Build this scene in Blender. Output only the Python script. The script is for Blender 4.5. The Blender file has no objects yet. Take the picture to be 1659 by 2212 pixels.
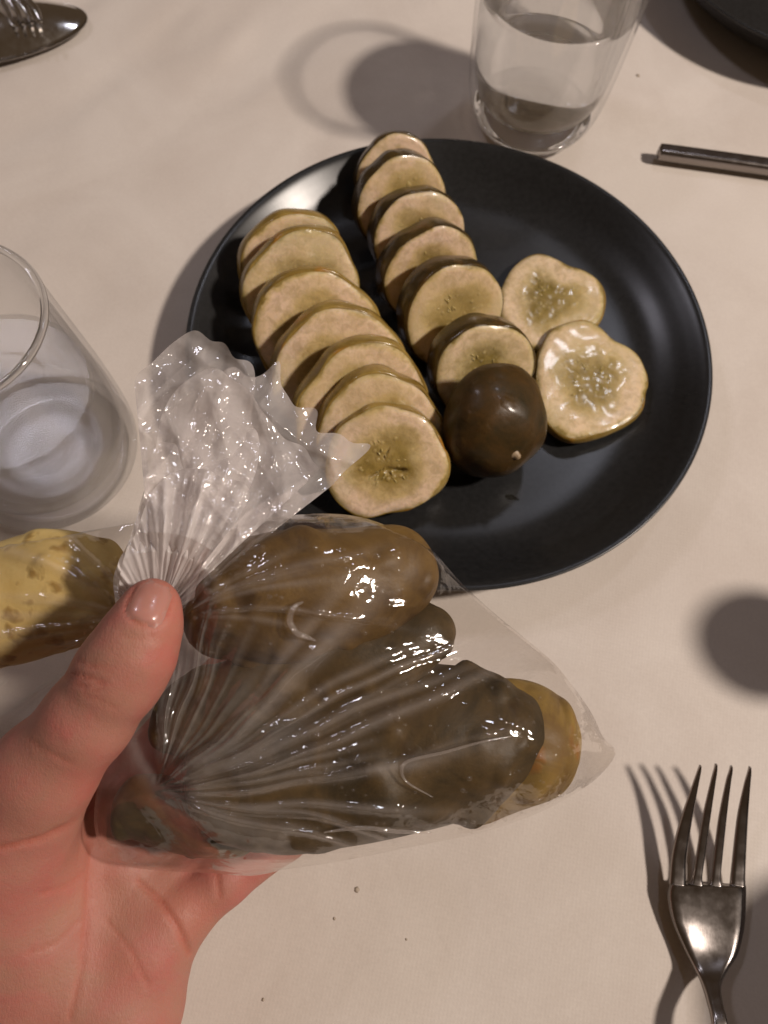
import bpy, bmesh, math, random
import numpy as np
from mathutils import Matrix, Vector

S = 0.01                       # everything below is written in centimetres
R_ = math.radians
scene = bpy.context.scene
col = scene.collection
rng = np.random.RandomState(7)
random.seed(7)

# ------------------------------------------------------------------ camera
F_, CX, CY = 1663.0, 829.5, 1106.0
_p, _r = R_(21.5), R_(5.5)
Cf = np.array([0, math.sin(_p), -math.cos(_p)])
_r0 = np.array([1.0, 0, 0]); _u0 = np.cross(_r0, Cf)
Cr = math.cos(_r) * _r0 + math.sin(_r) * _u0
Cu = -math.sin(_r) * _r0 + math.cos(_r) * _u0
C0 = np.array([0, 0, 28.2])

def dirv(x, y): return (x - CX) / F_ * Cr - (y - CY) / F_ * Cu + Cf
def at(x, y, z):
    d = dirv(x, y); return C0 + d * ((z - C0[2]) / d[2])
def atd(x, y, dep): return C0 + dirv(x, y) * dep
def cam_pts(x, y, dep):        # arrays -> world points
    x = np.asarray(x, float); y = np.asarray(y, float); dep = np.asarray(dep, float)
    return C0 + ((x - CX) / F_ * dep)[..., None] * Cr - ((y - CY) / F_ * dep)[..., None] * Cu + dep[..., None] * Cf

cam = bpy.data.cameras.new('camera'); cam_o = bpy.data.objects.new('camera', cam); col.objects.link(cam_o)
cam.sensor_fit = 'VERTICAL'; cam.sensor_height = 36; cam.sensor_width = 27
cam.lens = 36 * F_ / 2212.0
cam.clip_start = 0.01; cam.clip_end = 30
M = Matrix.Identity(4)
for i in range(3):
    M[i][0] = Cr[i]; M[i][1] = Cu[i]; M[i][2] = -Cf[i]; M[i][3] = C0[i] * S
cam_o.matrix_world = M
cam.dof.use_dof = True; cam.dof.focus_distance = 0.195; cam.dof.aperture_fstop = 20
scene.camera = cam_o

# ------------------------------------------------------------------ light
w = bpy.data.worlds.new('World'); scene.world = w; w.use_nodes = True
bg = w.node_tree.nodes['Background']; bg.inputs[0].default_value = (1.0, 0.66, 0.40, 1); bg.inputs[1].default_value = 0.08

def lamp(name, kind, loc, energy, color, size, aim=None):
    l = bpy.data.lights.new(name, kind); l.energy = energy; l.color = color
    if kind == 'POINT': l.shadow_soft_size = size
    else: l.shape = 'DISK'; l.size = size
    l.cycles.is_caustics_light = True
    o = bpy.data.objects.new(name, l); col.objects.link(o); o.location = Vector(loc) * S
    if aim is not None:
        o.rotation_euler = (Vector(aim) - Vector(loc)).to_track_quat('-Z', 'Y').to_euler()
    return o
lamp('warm_lamp', 'POINT', (125, 5, 142), 136, (1.0, 0.88, 0.78), 0.075)
lamp('cool_lamp', 'AREA', (33, 82, 105), 1.0, (0.84, 0.86, 1.0), 0.11, (3, 15, 0))
lamp('glare_lamp', 'AREA', (-69, 63, 105), 1.5, (0.92, 0.88, 1.0), 0.16, (-5, 15, 0))  # unseen cool lamp added for glare on the left glass's water and the film

scene.view_settings.view_transform = 'Standard'; scene.view_settings.look = 'None'
scene.view_settings.exposure = 0; scene.view_settings.gamma = 1
scene.render.engine = 'CYCLES'
cy = scene.cycles
cy.max_bounces = 14; cy.transparent_max_bounces = 24; cy.transmission_bounces = 12; cy.glossy_bounces = 5; cy.diffuse_bounces = 3
cy.use_denoising = True; cy.caustics_refractive = True; cy.caustics_reflective = True; cy.blur_glossy = 0.6
cy.sample_clamp_indirect = 6.0

# ------------------------------------------------------------------ materials
def mat(name):
    m = bpy.data.materials.new(name); m.use_nodes = True
    nt = m.node_tree; nt.nodes.clear()
    out = nt.nodes.new('ShaderNodeOutputMaterial')
    return m, nt, out
def N(nt, t, **k):
    n = nt.nodes.new(t)
    for a, b in k.items():
        if a in n.inputs.keys() if isinstance(a, str) else False: n.inputs[a].default_value = b
        else: setattr(n, a, b)
    return n
def coords(nt, obj=True):
    return nt.nodes.new('ShaderNodeTexCoord').outputs['Object']
def noise(nt, scale, detail=4, rough=0.5, vec=None, dist=0.0):
    n = nt.nodes.new('ShaderNodeTexNoise')
    n.inputs['Scale'].default_value = scale; n.inputs['Detail'].default_value = detail; n.inputs['Roughness'].default_value = rough
    n.inputs['Distortion'].default_value = dist
    nt.links.new(vec if vec is not None else coords(nt), n.inputs['Vector'])
    return n.outputs['Fac']
def ramp(nt, fac, stops, interp='LINEAR'):
    n = nt.nodes.new('ShaderNodeValToRGB'); n.color_ramp.interpolation = interp
    e = n.color_ramp.elements
    while len(e) < len(stops): e.new(0.5)
    for i, (p, c) in enumerate(stops):
        e[i].position = p; e[i].color = (*c, 1) if len(c) == 3 else c
    nt.links.new(fac, n.inputs[0]); return n.outputs[0]
def mix(nt, fac, a, b, mode='MIX'):
    n = nt.nodes.new('ShaderNodeMix'); n.data_type = 'RGBA'; n.blend_type = mode
    for s, v in ((0, fac), (6, a), (7, b)):
        if hasattr(v, 'node'): nt.links.new(v, n.inputs[s])
        else: n.inputs[s].default_value = v if s == 0 else (*v, 1)
    return n.outputs[2]
def mth(nt, op, a, b=0.0, c=None, clamp=False):
    n = nt.nodes.new('ShaderNodeMath'); n.operation = op; n.use_clamp = clamp
    for i, v in enumerate((a, b, c)):
        if v is None: continue
        if hasattr(v, 'node'): nt.links.new(v, n.inputs[i])
        else: n.inputs[i].default_value = v
    return n.outputs[0]
def bump(nt, h, strength, dist, nrm=None):
    n = nt.nodes.new('ShaderNodeBump'); n.inputs['Strength'].default_value = strength; n.inputs['Distance'].default_value = dist
    nt.links.new(h, n.inputs['Height'])
    if nrm is not None: nt.links.new(nrm, n.inputs['Normal'])
    return n.outputs[0]
def attr(nt, name):
    n = nt.nodes.new('ShaderNodeAttribute'); n.attribute_name = name; return n.outputs['Fac']
def principled(nt, out, base=None, rough=0.5, nrm=None, **k):
    p = nt.nodes.new('ShaderNodeBsdfPrincipled')
    if hasattr(base, 'node'): nt.links.new(base, p.inputs['Base Color'])
    elif base is not None: p.inputs['Base Color'].default_value = (*base, 1)
    if hasattr(rough, 'node'): nt.links.new(rough, p.inputs['Roughness'])
    else: p.inputs['Roughness'].default_value = rough
    if nrm is not None: nt.links.new(nrm, p.inputs['Normal'])
    for a, b in k.items():
        a = a.replace('_', ' ')
        if hasattr(b, 'node'): nt.links.new(b, p.inputs[a])
        else: p.inputs[a].default_value = b
    nt.links.new(p.outputs[0], out.inputs[0]); return p

# tablecloth
m, nt, out = mat('beige_cloth')
co = coords(nt)
c1 = ramp(nt, noise(nt, 11, 4, 0.6, co, 0.8), [(0.35, (0.56, 0.49, 0.435)), (0.65, (0.635, 0.57, 0.515))])
c2 = mix(nt, 0.10, c1, ramp(nt, noise(nt, 900, 2, 0.6, co), [(0.3, (0.45, 0.4, 0.35)), (0.7, (0.8, 0.74, 0.67))]))
mp = nt.nodes.new('ShaderNodeMapping'); nt.links.new(co, mp.inputs[0]); mp.inputs['Rotation'].default_value = (0, 0, 0.12)
w1 = nt.nodes.new('ShaderNodeTexWave'); w1.inputs['Scale'].default_value = 260; w1.bands_direction = 'X'; w1.inputs['Distortion'].default_value = 1.0
w2 = nt.nodes.new('ShaderNodeTexWave'); w2.inputs['Scale'].default_value = 260; w2.bands_direction = 'Y'; w2.inputs['Distortion'].default_value = 1.0
nt.links.new(mp.outputs[0], w1.inputs[0]); nt.links.new(mp.outputs[0], w2.inputs[0])
wv = mth(nt, 'MULTIPLY', w1.outputs['Fac'], w2.outputs['Fac'])
b1 = bump(nt, wv, 0.12, 0.0002)
b2 = bump(nt, noise(nt, 60, 4, 0.6, co), 0.25, 0.001, b1)
principled(nt, out, c2, 0.85, b2, Sheen_Weight=0.15)
MAT_CLOTH = m

# matt black stoneware
m, nt, out = mat('black_stoneware')
c = ramp(nt, noise(nt, 500, 3), [(0.3, (0.012, 0.012, 0.0122)), (0.7, (0.018, 0.018, 0.0185))])
rg = ramp(nt, noise(nt, 40, 4), [(0.3, (0.27,) * 3), (0.7, (0.31,) * 3)])
principled(nt, out, c, rg, bump(nt, noise(nt, 900, 2), 0.03, 0.0002), Specular_IOR_Level=0.42)
MAT_PLATE = m

# steel
def steel(name, base, rough):
    m, nt, out = mat(name)
    co = coords(nt); mp = nt.nodes.new('ShaderNodeMapping'); nt.links.new(co, mp.inputs[0]); mp.inputs['Scale'].default_value = (1, 0.15, 1)
    sc = noise(nt, 900, 4, 0.7, mp.outputs[0])
    rg = mth(nt, 'MULTIPLY_ADD', noise(nt, 250, 3, 0.6, co), 0.22, rough)
    principled(nt, out, base, rg, bump(nt, sc, 0.06, 0.0002), Metallic=1.0)
    return m
MAT_STEEL = steel('worn_steel', (0.30, 0.27, 0.255), 0.12)
MAT_STEEL2 = steel('polished_steel', (0.62, 0.60, 0.58), 0.03)

# glass and water
m, nt, out = mat('clear_glass')
principled(nt, out, (0.97, 0.98, 0.99), 0.0, bump(nt, noise(nt, 30, 2), 0.05, 0.001), Transmission_Weight=1.0, IOR=1.47)
MAT_GLASS = m
# thin blown wall of a tumbler: passes light, mirrors at its edges
m, nt, out = mat('thin_glass_wall')
tr = nt.nodes.new('ShaderNodeBsdfTransparent'); tr.inputs[0].default_value = (0.985, 0.987, 0.99, 1)
gl = nt.nodes.new('ShaderNodeBsdfGlossy'); gl.inputs['Roughness'].default_value = 0.02
lw = nt.nodes.new('ShaderNodeLayerWeight'); lw.inputs[0].default_value = 0.5
fz = mth(nt, 'MULTIPLY_ADD', mth(nt, 'POWER', lw.outputs['Facing'], 5.0), 0.9, 0.045, clamp=True)
ms = nt.nodes.new('ShaderNodeMixShader'); nt.links.new(fz, ms.inputs[0]); nt.links.new(tr.outputs[0], ms.inputs[1]); nt.links.new(gl.outputs[0], ms.inputs[2])
nt.links.new(ms.outputs[0], out.inputs[0])
MAT_WALL = m
m, nt, out = mat('thick_glass_base')
wp_ = principled(nt, out, (0.99, 1.0, 1.0), 0.0, None, Transmission_Weight=1.0, IOR=1.47)
wt_ = nt.nodes.new('ShaderNodeBsdfTransparent'); wt_.inputs[0].default_value = (0.985, 0.987, 0.99, 1)
wm_ = nt.nodes.new('ShaderNodeMixShader'); wm_.inputs[0].default_value = 0.28
nt.links.new(wt_.outputs[0], wm_.inputs[1]); nt.links.new(wp_.outputs[0], wm_.inputs[2]); nt.links.new(wm_.outputs[0], out.inputs[0])
MAT_BASE = m
m, nt, out = mat('water')
wp_ = principled(nt, out, (0.99, 1.0, 1.0), 0.0, None, Transmission_Weight=1.0, IOR=1.33)
wt_ = nt.nodes.new('ShaderNodeBsdfTransparent'); wt_.inputs[0].default_value = (0.985, 0.987, 0.99, 1)
wm_ = nt.nodes.new('ShaderNodeMixShader'); wm_.inputs[0].default_value = 0.24
nt.links.new(wt_.outputs[0], wm_.inputs[1]); nt.links.new(wp_.outputs[0], wm_.inputs[2]); nt.links.new(wm_.outputs[0], out.inputs[0])
MAT_WATER = m
MAT_WATER_STRONG = m.copy(); MAT_WATER_STRONG.name = 'deep_water'
for n_ in MAT_WATER_STRONG.node_tree.nodes:
    if n_.type == 'MIX_SHADER': n_.inputs[0].default_value = 0.80

# black glaze / dark ware for things at the edge
m, nt, out = mat('black_enamel')
principled(nt, out, (0.008, 0.008, 0.009), 0.35, bump(nt, noise(nt, 200, 3), 0.1, 0.0005))
MAT_ENAMEL = m
m, nt, out = mat('dark_wood')
principled(nt, out, ramp(nt, noise(nt, 30, 5, 0.6, None, 2.0), [(0.3, (0.05, 0.025, 0.012)), (0.7, (0.10, 0.05, 0.025))]), 0.4)
MAT_WOOD = m

# pickle flesh (cut face): attribute rho = 0 centre .. 1 edge of core .. 2 skin
def flesh_mat(name, outer, mid, core, seedc, glaze=0.27, coat=0.25):
    m, nt, out = mat(name)
    co = coords(nt)
    rho = attr(nt, 'rho')
    n1 = noise(nt, 160, 4, 0.6, co); 
    r2 = mth(nt, 'ADD', rho, mth(nt, 'MULTIPLY_ADD', n1, 0.55, -0.27))
    n0 = noise(nt, 70, 3, 0.55, co, 0.6)
    r2 = mth(nt, 'ADD', r2, mth(nt, 'MULTIPLY_ADD', n0, 0.45, -0.22))
    base = ramp(nt, mth(nt, 'MULTIPLY', r2, 0.5), [(0.0, core), (0.30, core), (0.52, mid), (0.70, outer), (0.90, outer), (0.97, mid), (1.0, core)])
    v = nt.nodes.new('ShaderNodeTexVoronoi'); v.inputs['Scale'].default_value = 330; v.feature = 'F1'; nt.links.new(co, v.inputs['Vector'])
    sd = ramp(nt, v.outputs['Distance'], [(0.12, (1, 1, 1)), (0.30, (0, 0, 0))])
    incore = ramp(nt, r2, [(0.72, (1, 1, 1)), (0.95, (0, 0, 0))])
    f = mth(nt, 'MULTIPLY', mth(nt, 'MULTIPLY', sd, incore), 0.45)
    base = mix(nt, f, base, seedc)
    # juicy blotches
    bl = ramp(nt, noise(nt, 55, 3, 0.5, co, 0.5), [(0.45, (0, 0, 0)), (0.75, (1, 1, 1))])
    base = mix(nt, mth(nt, 'MULTIPLY', bl, 0.4), base, mid)
    fb = ramp(nt, noise(nt, 300, 5, 0.7, co, 0.8), [(0.38, (0.62, 0.58, 0.45)), (0.58, (1.08, 1.06, 1.04))])
    base = mix(nt, 0.55, base, fb, 'MULTIPLY')
    pg = ramp(nt, noise(nt, 38, 2, 0.5, co), [(0.52, (0, 0, 0)), (0.70, (1, 1, 1))])
    base = mix(nt, mth(nt, 'MULTIPLY', mth(nt, 'MULTIPLY', pg, mth(nt, 'SUBTRACT', 1.0, incore)), 0.55), base, (0.52, 0.45, 0.27))
    h = mth(nt, 'ADD', mth(nt, 'MULTIPLY', n1, 0.6), mth(nt, 'MULTIPLY', f, 0.8))
    b = bump(nt, h, 0.55, 0.0012)
    b = bump(nt, noise(nt, 1100, 3, 0.6, co), 0.25, 0.0003, b)
    rg = ramp(nt, noise(nt, 220, 3, 0.5, co), [(0.35, (glaze,) * 3), (0.65, (glaze + 0.25,) * 3)])
    yl = ramp(nt, noise(nt, 26, 3, 0.6, co, 0.5), [(0.40, (0, 0, 0)), (0.62, (1, 1, 1))])
    base = mix(nt, mth(nt, 'MULTIPLY', yl, 0.6), base, (0.50, 0.34, 0.12), 'MULTIPLY') if False else mix(nt, mth(nt, 'MULTIPLY', yl, 0.40), base, (0.56, 0.42, 0.17))
    principled(nt, out, base, rg, b, Subsurface_Weight=0.45, Subsurface_Radius=(0.005, 0.0035, 0.0014), Subsurface_Scale=0.7, IOR=1.36, Coat_Weight=coat, Coat_Roughness=0.10)
    return m
MAT_FLESH_A = flesh_mat('pickle_flesh_yellow', (0.72, 0.54, 0.39), (0.55, 0.41, 0.20), (0.27, 0.185, 0.045), (0.50, 0.38, 0.16))
MAT_FLESH_B = flesh_mat('pickle_flesh_tan', (0.68, 0.51, 0.38), (0.50, 0.37, 0.19), (0.21, 0.15, 0.04), (0.42, 0.33, 0.15))
MAT_FLESH_C = flesh_mat('pickle_flesh_wet', (0.72, 0.56, 0.38), (0.54, 0.42, 0.22), (0.24, 0.175, 0.05), (0.6, 0.5, 0.28), 0.12, 0.45)

def skin_mat(name, c0, c1, spot, rough=0.25, sscale=60, sp_amt=0.8, coat=0.3, th=(0.10, 0.32)):
    m, nt, out = mat(name)
    co = coords(nt)
    base = ramp(nt, noise(nt, 55, 5, 0.68, co, 0.6), [(0.36, c0), (0.64, c1)])
    nz_ = nt.nodes.new('ShaderNodeTexNoise'); nz_.inputs['Scale'].default_value = sscale * 1.4; nt.links.new(co, nz_.inputs['Vector'])
    vm_ = nt.nodes.new('ShaderNodeVectorMath'); vm_.operation = 'MULTIPLY_ADD'; nt.links.new(nz_.outputs['Color'], vm_.inputs[0]); vm_.inputs[1].default_value = (1.1 / sscale,) * 3; nt.links.new(co, vm_.inputs[2])
    v = nt.nodes.new('ShaderNodeTexVoronoi'); v.inputs['Scale'].default_value = sscale; nt.links.new(vm_.outputs[0], v.inputs['Vector']); v.inputs['Randomness'].default_value = 0.9
    sd = ramp(nt, v.outputs['Distance'], [(th[0], (1, 1, 1)), (th[1], (0, 0, 0))])
    base = mix(nt, mth(nt, 'MULTIPLY', sd, sp_amt), base, spot)
    h = mth(nt, 'ADD', noise(nt, 200, 4, 0.6, co), sd)
    principled(nt, out, base, rough, bump(nt, h, 0.3, 0.0008), Subsurface_Weight=0.15, Subsurface_Radius=(0.003, 0.002, 0.001), Subsurface_Scale=0.5, Coat_Weight=coat, Coat_Roughness=0.1, IOR=1.36)
    return m
MAT_SKIN_LIGHT = skin_mat('pickle_skin_olive', (0.19, 0.115, 0.022), (0.34, 0.23, 0.06), (0.36, 0.15, 0.015))
MAT_SKIN_DARK = skin_mat('pickle_skin_dark', (0.035, 0.020, 0.005), (0.085, 0.052, 0.012), (0.10, 0.05, 0.01))
MAT_SKIN_END = skin_mat('pickle_skin_brown', (0.026, 0.018, 0.005), (0.068, 0.034, 0.008), (0.06, 0.032, 0.007), 0.42, 90, 0.5, 0.08)
MAT_WHOLE_BROWN = skin_mat('whole_pickle_amber', (0.080, 0.042, 0.012), (0.165, 0.095, 0.025), (0.055, 0.026, 0.006), 0.5, 70, 0.8, 0.0)
MAT_WHOLE_DARK = skin_mat('whole_pickle_dark', (0.036, 0.023, 0.007), (0.10, 0.060, 0.019), (0.045, 0.024, 0.007), 0.5, 80, 0.8, 0.0)
MAT_WHOLE_YEL = skin_mat('whole_pickle_yellow', (0.52, 0.37, 0.13), (0.60, 0.45, 0.18), (0.24, 0.13, 0.02), 0.5, 170, 0.75, 0.0, (0.16, 0.42))
MAT_WHOLE_OLIVE = skin_mat('whole_pickle_olive', (0.17, 0.10, 0.03), (0.31, 0.20, 0.045), (0.30, 0.10, 0.012), 0.5, 70, 0.8, 0.0)

m, nt, out = mat('pickle_seed')
principled(nt, out, (0.42, 0.32, 0.12), 0.12, None, Coat_Weight=0.3, Subsurface_Weight=0.3, Subsurface_Radius=(0.003, 0.002, 0.001))
MAT_SEED = m
m, nt, out = mat('pickle_stem')
principled(nt, out, ramp(nt, noise(nt, 400, 3), [(0.3, (0.22, 0.14, 0.07)), (0.7, (0.5, 0.38, 0.25))]), 0.5)
MAT_STEM = m

# plastic film: thin sheet, attribute milk = whitening where film is folded over itself
def film_mat(name, milk0, milk1, tint, dens_noise, wh=(0.80, 0.72, 0.67)):
    m, nt, out = mat(name)
    co = coords(nt)
    n1 = noise(nt, 70, 3, 0.5, co, 1.0)
    cr = noise(nt, 420, 3, 0.6, co, 1.5)
    b = bump(nt, n1, 0.35, 0.0016); b = bump(nt, cr, 0.10, 0.0004, b)
    tr = nt.nodes.new('ShaderNodeBsdfTransparent'); tr.inputs[0].default_value = (*tint, 1)
    df = nt.nodes.new('ShaderNodeBsdfDiffuse'); df.inputs[0].default_value = (*wh, 1); nt.links.new(b, df.inputs['Normal'])
    tl = nt.nodes.new('ShaderNodeBsdfTranslucent'); tl.inputs[0].default_value = (0.74, 0.68, 0.66, 1)
    gl = nt.nodes.new('ShaderNodeBsdfGlossy'); gl.inputs['Roughness'].default_value = 0.07; nt.links.new(b, gl.inputs['Normal'])
    gl.inputs[0].default_value = (1, 1, 1, 1)
    m1 = nt.nodes.new('ShaderNodeMixShader'); m1.inputs[0].default_value = 0.4
    nt.links.new(df.outputs[0], m1.inputs[1]); nt.links.new(tl.outputs[0], m1.inputs[2])
    mk = mth(nt, 'MULTIPLY_ADD', attr(nt, 'milk'), milk1, milk0)
    mk = mth(nt, 'ADD', mk, mth(nt, 'MULTIPLY_ADD', n1, dens_noise, -dens_noise * 0.5), clamp=True)
    m2 = nt.nodes.new('ShaderNodeMixShader'); nt.links.new(mk, m2.inputs[0])
    nt.links.new(tr.outputs[0], m2.inputs[1]); nt.links.new(m1.outputs[0], m2.inputs[2])
    fr = nt.nodes.new('ShaderNodeLayerWeight'); fr.inputs[0].default_value = 0.5; nt.links.new(b, fr.inputs['Normal'])
    fz = mth(nt, 'MULTIPLY_ADD', mth(nt, 'POWER', fr.outputs['Facing'], 4.0), 0.8, 0.07, clamp=True)
    m3 = nt.nodes.new('ShaderNodeMixShader'); nt.links.new(fz, m3.inputs[0])
    nt.links.new(m2.outputs[0], m3.inputs[1]); nt.links.new(gl.outputs[0], m3.inputs[2])
    nt.links.new(m3.outputs[0], out.inputs[0])
    return m
MAT_FILM = film_mat('thin_plastic_film', 0.012, 0.31, (0.97, 0.96, 0.95), 0.02)
MAT_TAIL = film_mat('crumpled_plastic_film', 0.36, 0.5, (0.97, 0.96, 0.96), 0.12, (0.92, 0.86, 0.84))

# skin of the hand
m, nt, out = mat('hand_skin')
co = coords(nt)
base = ramp(nt, noise(nt, 55, 5, 0.62, co, 0.5), [(0.34, (0.37, 0.178, 0.125)), (0.50, (0.395, 0.165, 0.124)), (0.66, (0.42, 0.138, 0.112))])
base = mix(nt, mth(nt, 'MULTIPLY', attr(nt, 'crease'), 0.45, clamp=True), base, (0.42, 0.10, 0.06))
base = mix(nt, mth(nt, 'MULTIPLY', attr(nt, 'red'), 0.42, clamp=True), base, (0.52, 0.13, 0.09))
mp = nt.nodes.new('ShaderNodeMapping'); nt.links.new(co, mp.inputs[0]); mp.inputs['Rotation'].default_value = (0, 0, 0.7); mp.inputs['Scale'].default_value = (1, 0.35, 1)
v = nt.nodes.new('ShaderNodeTexVoronoi'); v.inputs['Scale'].default_value = 1500; v.feature = 'DISTANCE_TO_EDGE'; nt.links.new(mp.outputs[0], v.inputs['Vector'])
pr = ramp(nt, v.outputs['Distance'], [(0.0, (0, 0, 0)), (0.25, (1, 1, 1))])
b = bump(nt, pr, 0.16, 0.0002); b = bump(nt, noise(nt, 130, 5, 0.7, co), 0.45, 0.0008, b)
rg = ramp(nt, noise(nt, 150, 3, 0.5, co), [(0.3, (0.50,) * 3), (0.7, (0.62,) * 3)])
principled(nt, out, base, rg, b, Subsurface_Weight=0.28, Subsurface_Radius=(0.006, 0.0025, 0.0012), Subsurface_Scale=0.3, IOR=1.4)
MAT_HAND = m
m, nt, out = mat('finger_nail')
principled(nt, out, ramp(nt, noise(nt, 120, 2), [(0.3, (0.41, 0.185, 0.145)), (0.7, (0.46, 0.22, 0.18))]), 0.26, None, Subsurface_Weight=0.4, Subsurface_Radius=(0.006, 0.002, 0.001), Subsurface_Scale=0.3, Coat_Weight=0.4, Coat_Roughness=0.08)
MAT_NAIL = m
m, nt, out = mat('crumb')
principled(nt, out, (0.40, 0.33, 0.26), 0.8)
MAT_CRUMB = m
m, nt, out = mat('pickle_brine')
principled(nt, out, (0.95, 0.93, 0.8), 0.02, bump(nt, noise(nt, 300, 2), 0.2, 0.0004), Transmission_Weight=1.0, IOR=1.33)
MAT_BRINE = m

# ------------------------------------------------------------------ mesh helpers
def mesh_obj(name, verts, faces, material, parent=None, smooth=True, attrs=None, mats=None):
    v = np.asarray(verts, float) * S
    me = bpy.data.meshes.new(name)
    me.from_pydata(v.tolist() if len(v) < 4000 else v.tolist(), [], faces if isinstance(faces, list) else faces.tolist())
    me.update()
    if smooth: me.polygons.foreach_set('use_smooth', [True] * len(me.polygons))
    if attrs:
        for k, a in attrs.items():
            at_ = me.attributes.new(k, 'FLOAT', 'POINT'); at_.data.foreach_set('value', np.asarray(a, np.float32).ravel())
    me.materials.append(material)
    for x in (mats or []): me.materials.append(x)
    o = bpy.data.objects.new(name, me); col.objects.link(o)
    if parent is not None:
        o.parent = parent
        # parents sit at their own base; children keep world coordinates
        o.matrix_parent_inverse = parent.matrix_world.inverted()
    return o
def tag(o, label=None, cat=None, group=None, kind=None):
    if label: o['label'] = label
    if cat: o['category'] = cat
    if group: o['group'] = group
    if kind: o['kind'] = kind
    return o
def empty(name, loc, label, cat, group=None):
    o = bpy.data.objects.new(name, None); col.objects.link(o)
    o.location = Vector(loc) * S; o.empty_display_size = 0.01
    o.matrix_world = Matrix.Translation(Vector(loc) * S)
    return tag(o, label, cat, group)
def grid_faces(nu, nv, wrap_u=False, wrap_v=False, off=0):
    U = nu if wrap_u else nu - 1; V = nv if wrap_v else nv - 1
    i, j = np.meshgrid(np.arange(U), np.arange(V), indexing='ij')
    i2 = (i + 1) % nu; j2 = (j + 1) % nv
    return (np.stack([i * nv + j, i2 * nv + j, i2 * nv + j2, i * nv + j2], -1).reshape(-1, 4) + off)
def lathe(profile, n=96, centre=(0, 0, 0), lobes=None):
    pr = np.array(profile, float); a = np.linspace(0, 2 * math.pi, n, endpoint=False)
    v = np.zeros((n, len(pr), 3))
    v[..., 0] = np.cos(a)[:, None] * pr[:, 0]; v[..., 1] = np.sin(a)[:, None] * pr[:, 0]; v[..., 2] = pr[:, 1]
    v += np.array(centre)
    return v.reshape(-1, 3), grid_faces(n, len(pr), True, False)
def smooth_profile(pts, n=12):      # Catmull-Rom through points
    P = [np.array(p, float) for p in pts]; P = [2 * P[0] - P[1]] + P + [2 * P[-1] - P[-2]]
    o = []
    for i in range(1, len(P) - 2):
        for t in np.linspace(0, 1, n, endpoint=False):
            a, b, c, d = P[i - 1:i + 3]
            o.append(0.5 * ((2 * b) + (c - a) * t + (2 * a - 5 * b + 4 * c - d) * t * t + (3 * b - a - 3 * c + d) * t ** 3))
    o.append(P[-2]); return np.array(o)
def tube(path, rad, k=8):
    P = np.asarray(path, float); n = len(P)
    T = np.gradient(P, axis=0); T /= np.linalg.norm(T, axis=1)[:, None] + 1e-9
    up = np.array([0.13, 0.2, 0.97]); A = np.cross(T, up); A /= np.linalg.norm(A, axis=1)[:, None]; B = np.cross(T, A)
    rad = np.broadcast_to(np.asarray(rad, float), (n,))
    a = np.linspace(0, 2 * math.pi, k, endpoint=False)
    v = P[:, None] + rad[:, None, None] * (np.cos(a)[None, :, None] * A[:, None] + np.sin(a)[None, :, None] * B[:, None])
    f = grid_faces(n, k, False, True).tolist()
    f.append(list(range(k))[::-1]); f.append([(n - 1) * k + i for i in range(k)])
    return v.reshape(-1, 3), f
class SN:      # smooth band-limited noise made of random sinusoids
    def __init__(s, freq, n=14, dim=3, seed=0, spread=0.5):
        r = np.random.RandomState(seed); k = r.normal(size=(n, dim)); k /= np.linalg.norm(k, axis=1)[:, None]
        s.k = k * freq * (1 + spread * (r.rand(n) - 0.5) * 2)[:, None]; s.p = r.rand(n) * 6.283; s.n = n
    def __call__(s, P): return np.sin(np.asarray(P) @ s.k.T + s.p).sum(-1) / math.sqrt(s.n)
    def ridged(s, P): return (1 - np.abs(np.sin(np.asarray(P) @ s.k.T + s.p)) * 2).sum(-1) / math.sqrt(s.n)

# ------------------------------------------------------------------ tablecloth
nx, ny = 380, 380
xs = np.linspace(-75, 75, nx); ys = np.linspace(-45, 105, ny)
X, Y = np.meshgrid(xs, ys, indexing='ij'); P2 = np.stack([X, Y], -1)
U2 = np.stack([P2[..., 0] * 0.8 - P2[..., 1] * 0.6, P2[..., 0] * 0.6 + P2[..., 1] * 0.8], -1)
wr = np.clip((Y - 12) / 25, 0.25, 1) * np.clip((14 - X) / 22, 0.3, 1)
Z = 0.05 * SN(0.40, 10, 2, 3)(P2 * [0.6, 1.2]) + wr * (0.090 * SN(0.85, 12, 2, 4)(U2 * [1.3, 0.5]) + 0.028 * SN(2.0, 14, 2, 6)(U2 * [1.2, 0.6]))
Z -= np.percentile(Z, 55); Z = np.where(Z > 0, 0.12 * Z, Z) - 0.01
def cloth_z(x, y): return float(Z[int(np.clip((x + 75) / 150 * (nx - 1), 0, nx - 1)), int(np.clip((y + 45) / 150 * (ny - 1), 0, ny - 1))])
o = mesh_obj('tablecloth', np.stack([X, Y, Z], -1).reshape(-1, 3), grid_faces(nx, ny), MAT_CLOTH)
o.cycles.is_caustics_receiver = True
tag(o, 'plain beige cloth covering the whole table under plate, glasses and cutlery', 'tablecloth')

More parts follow.
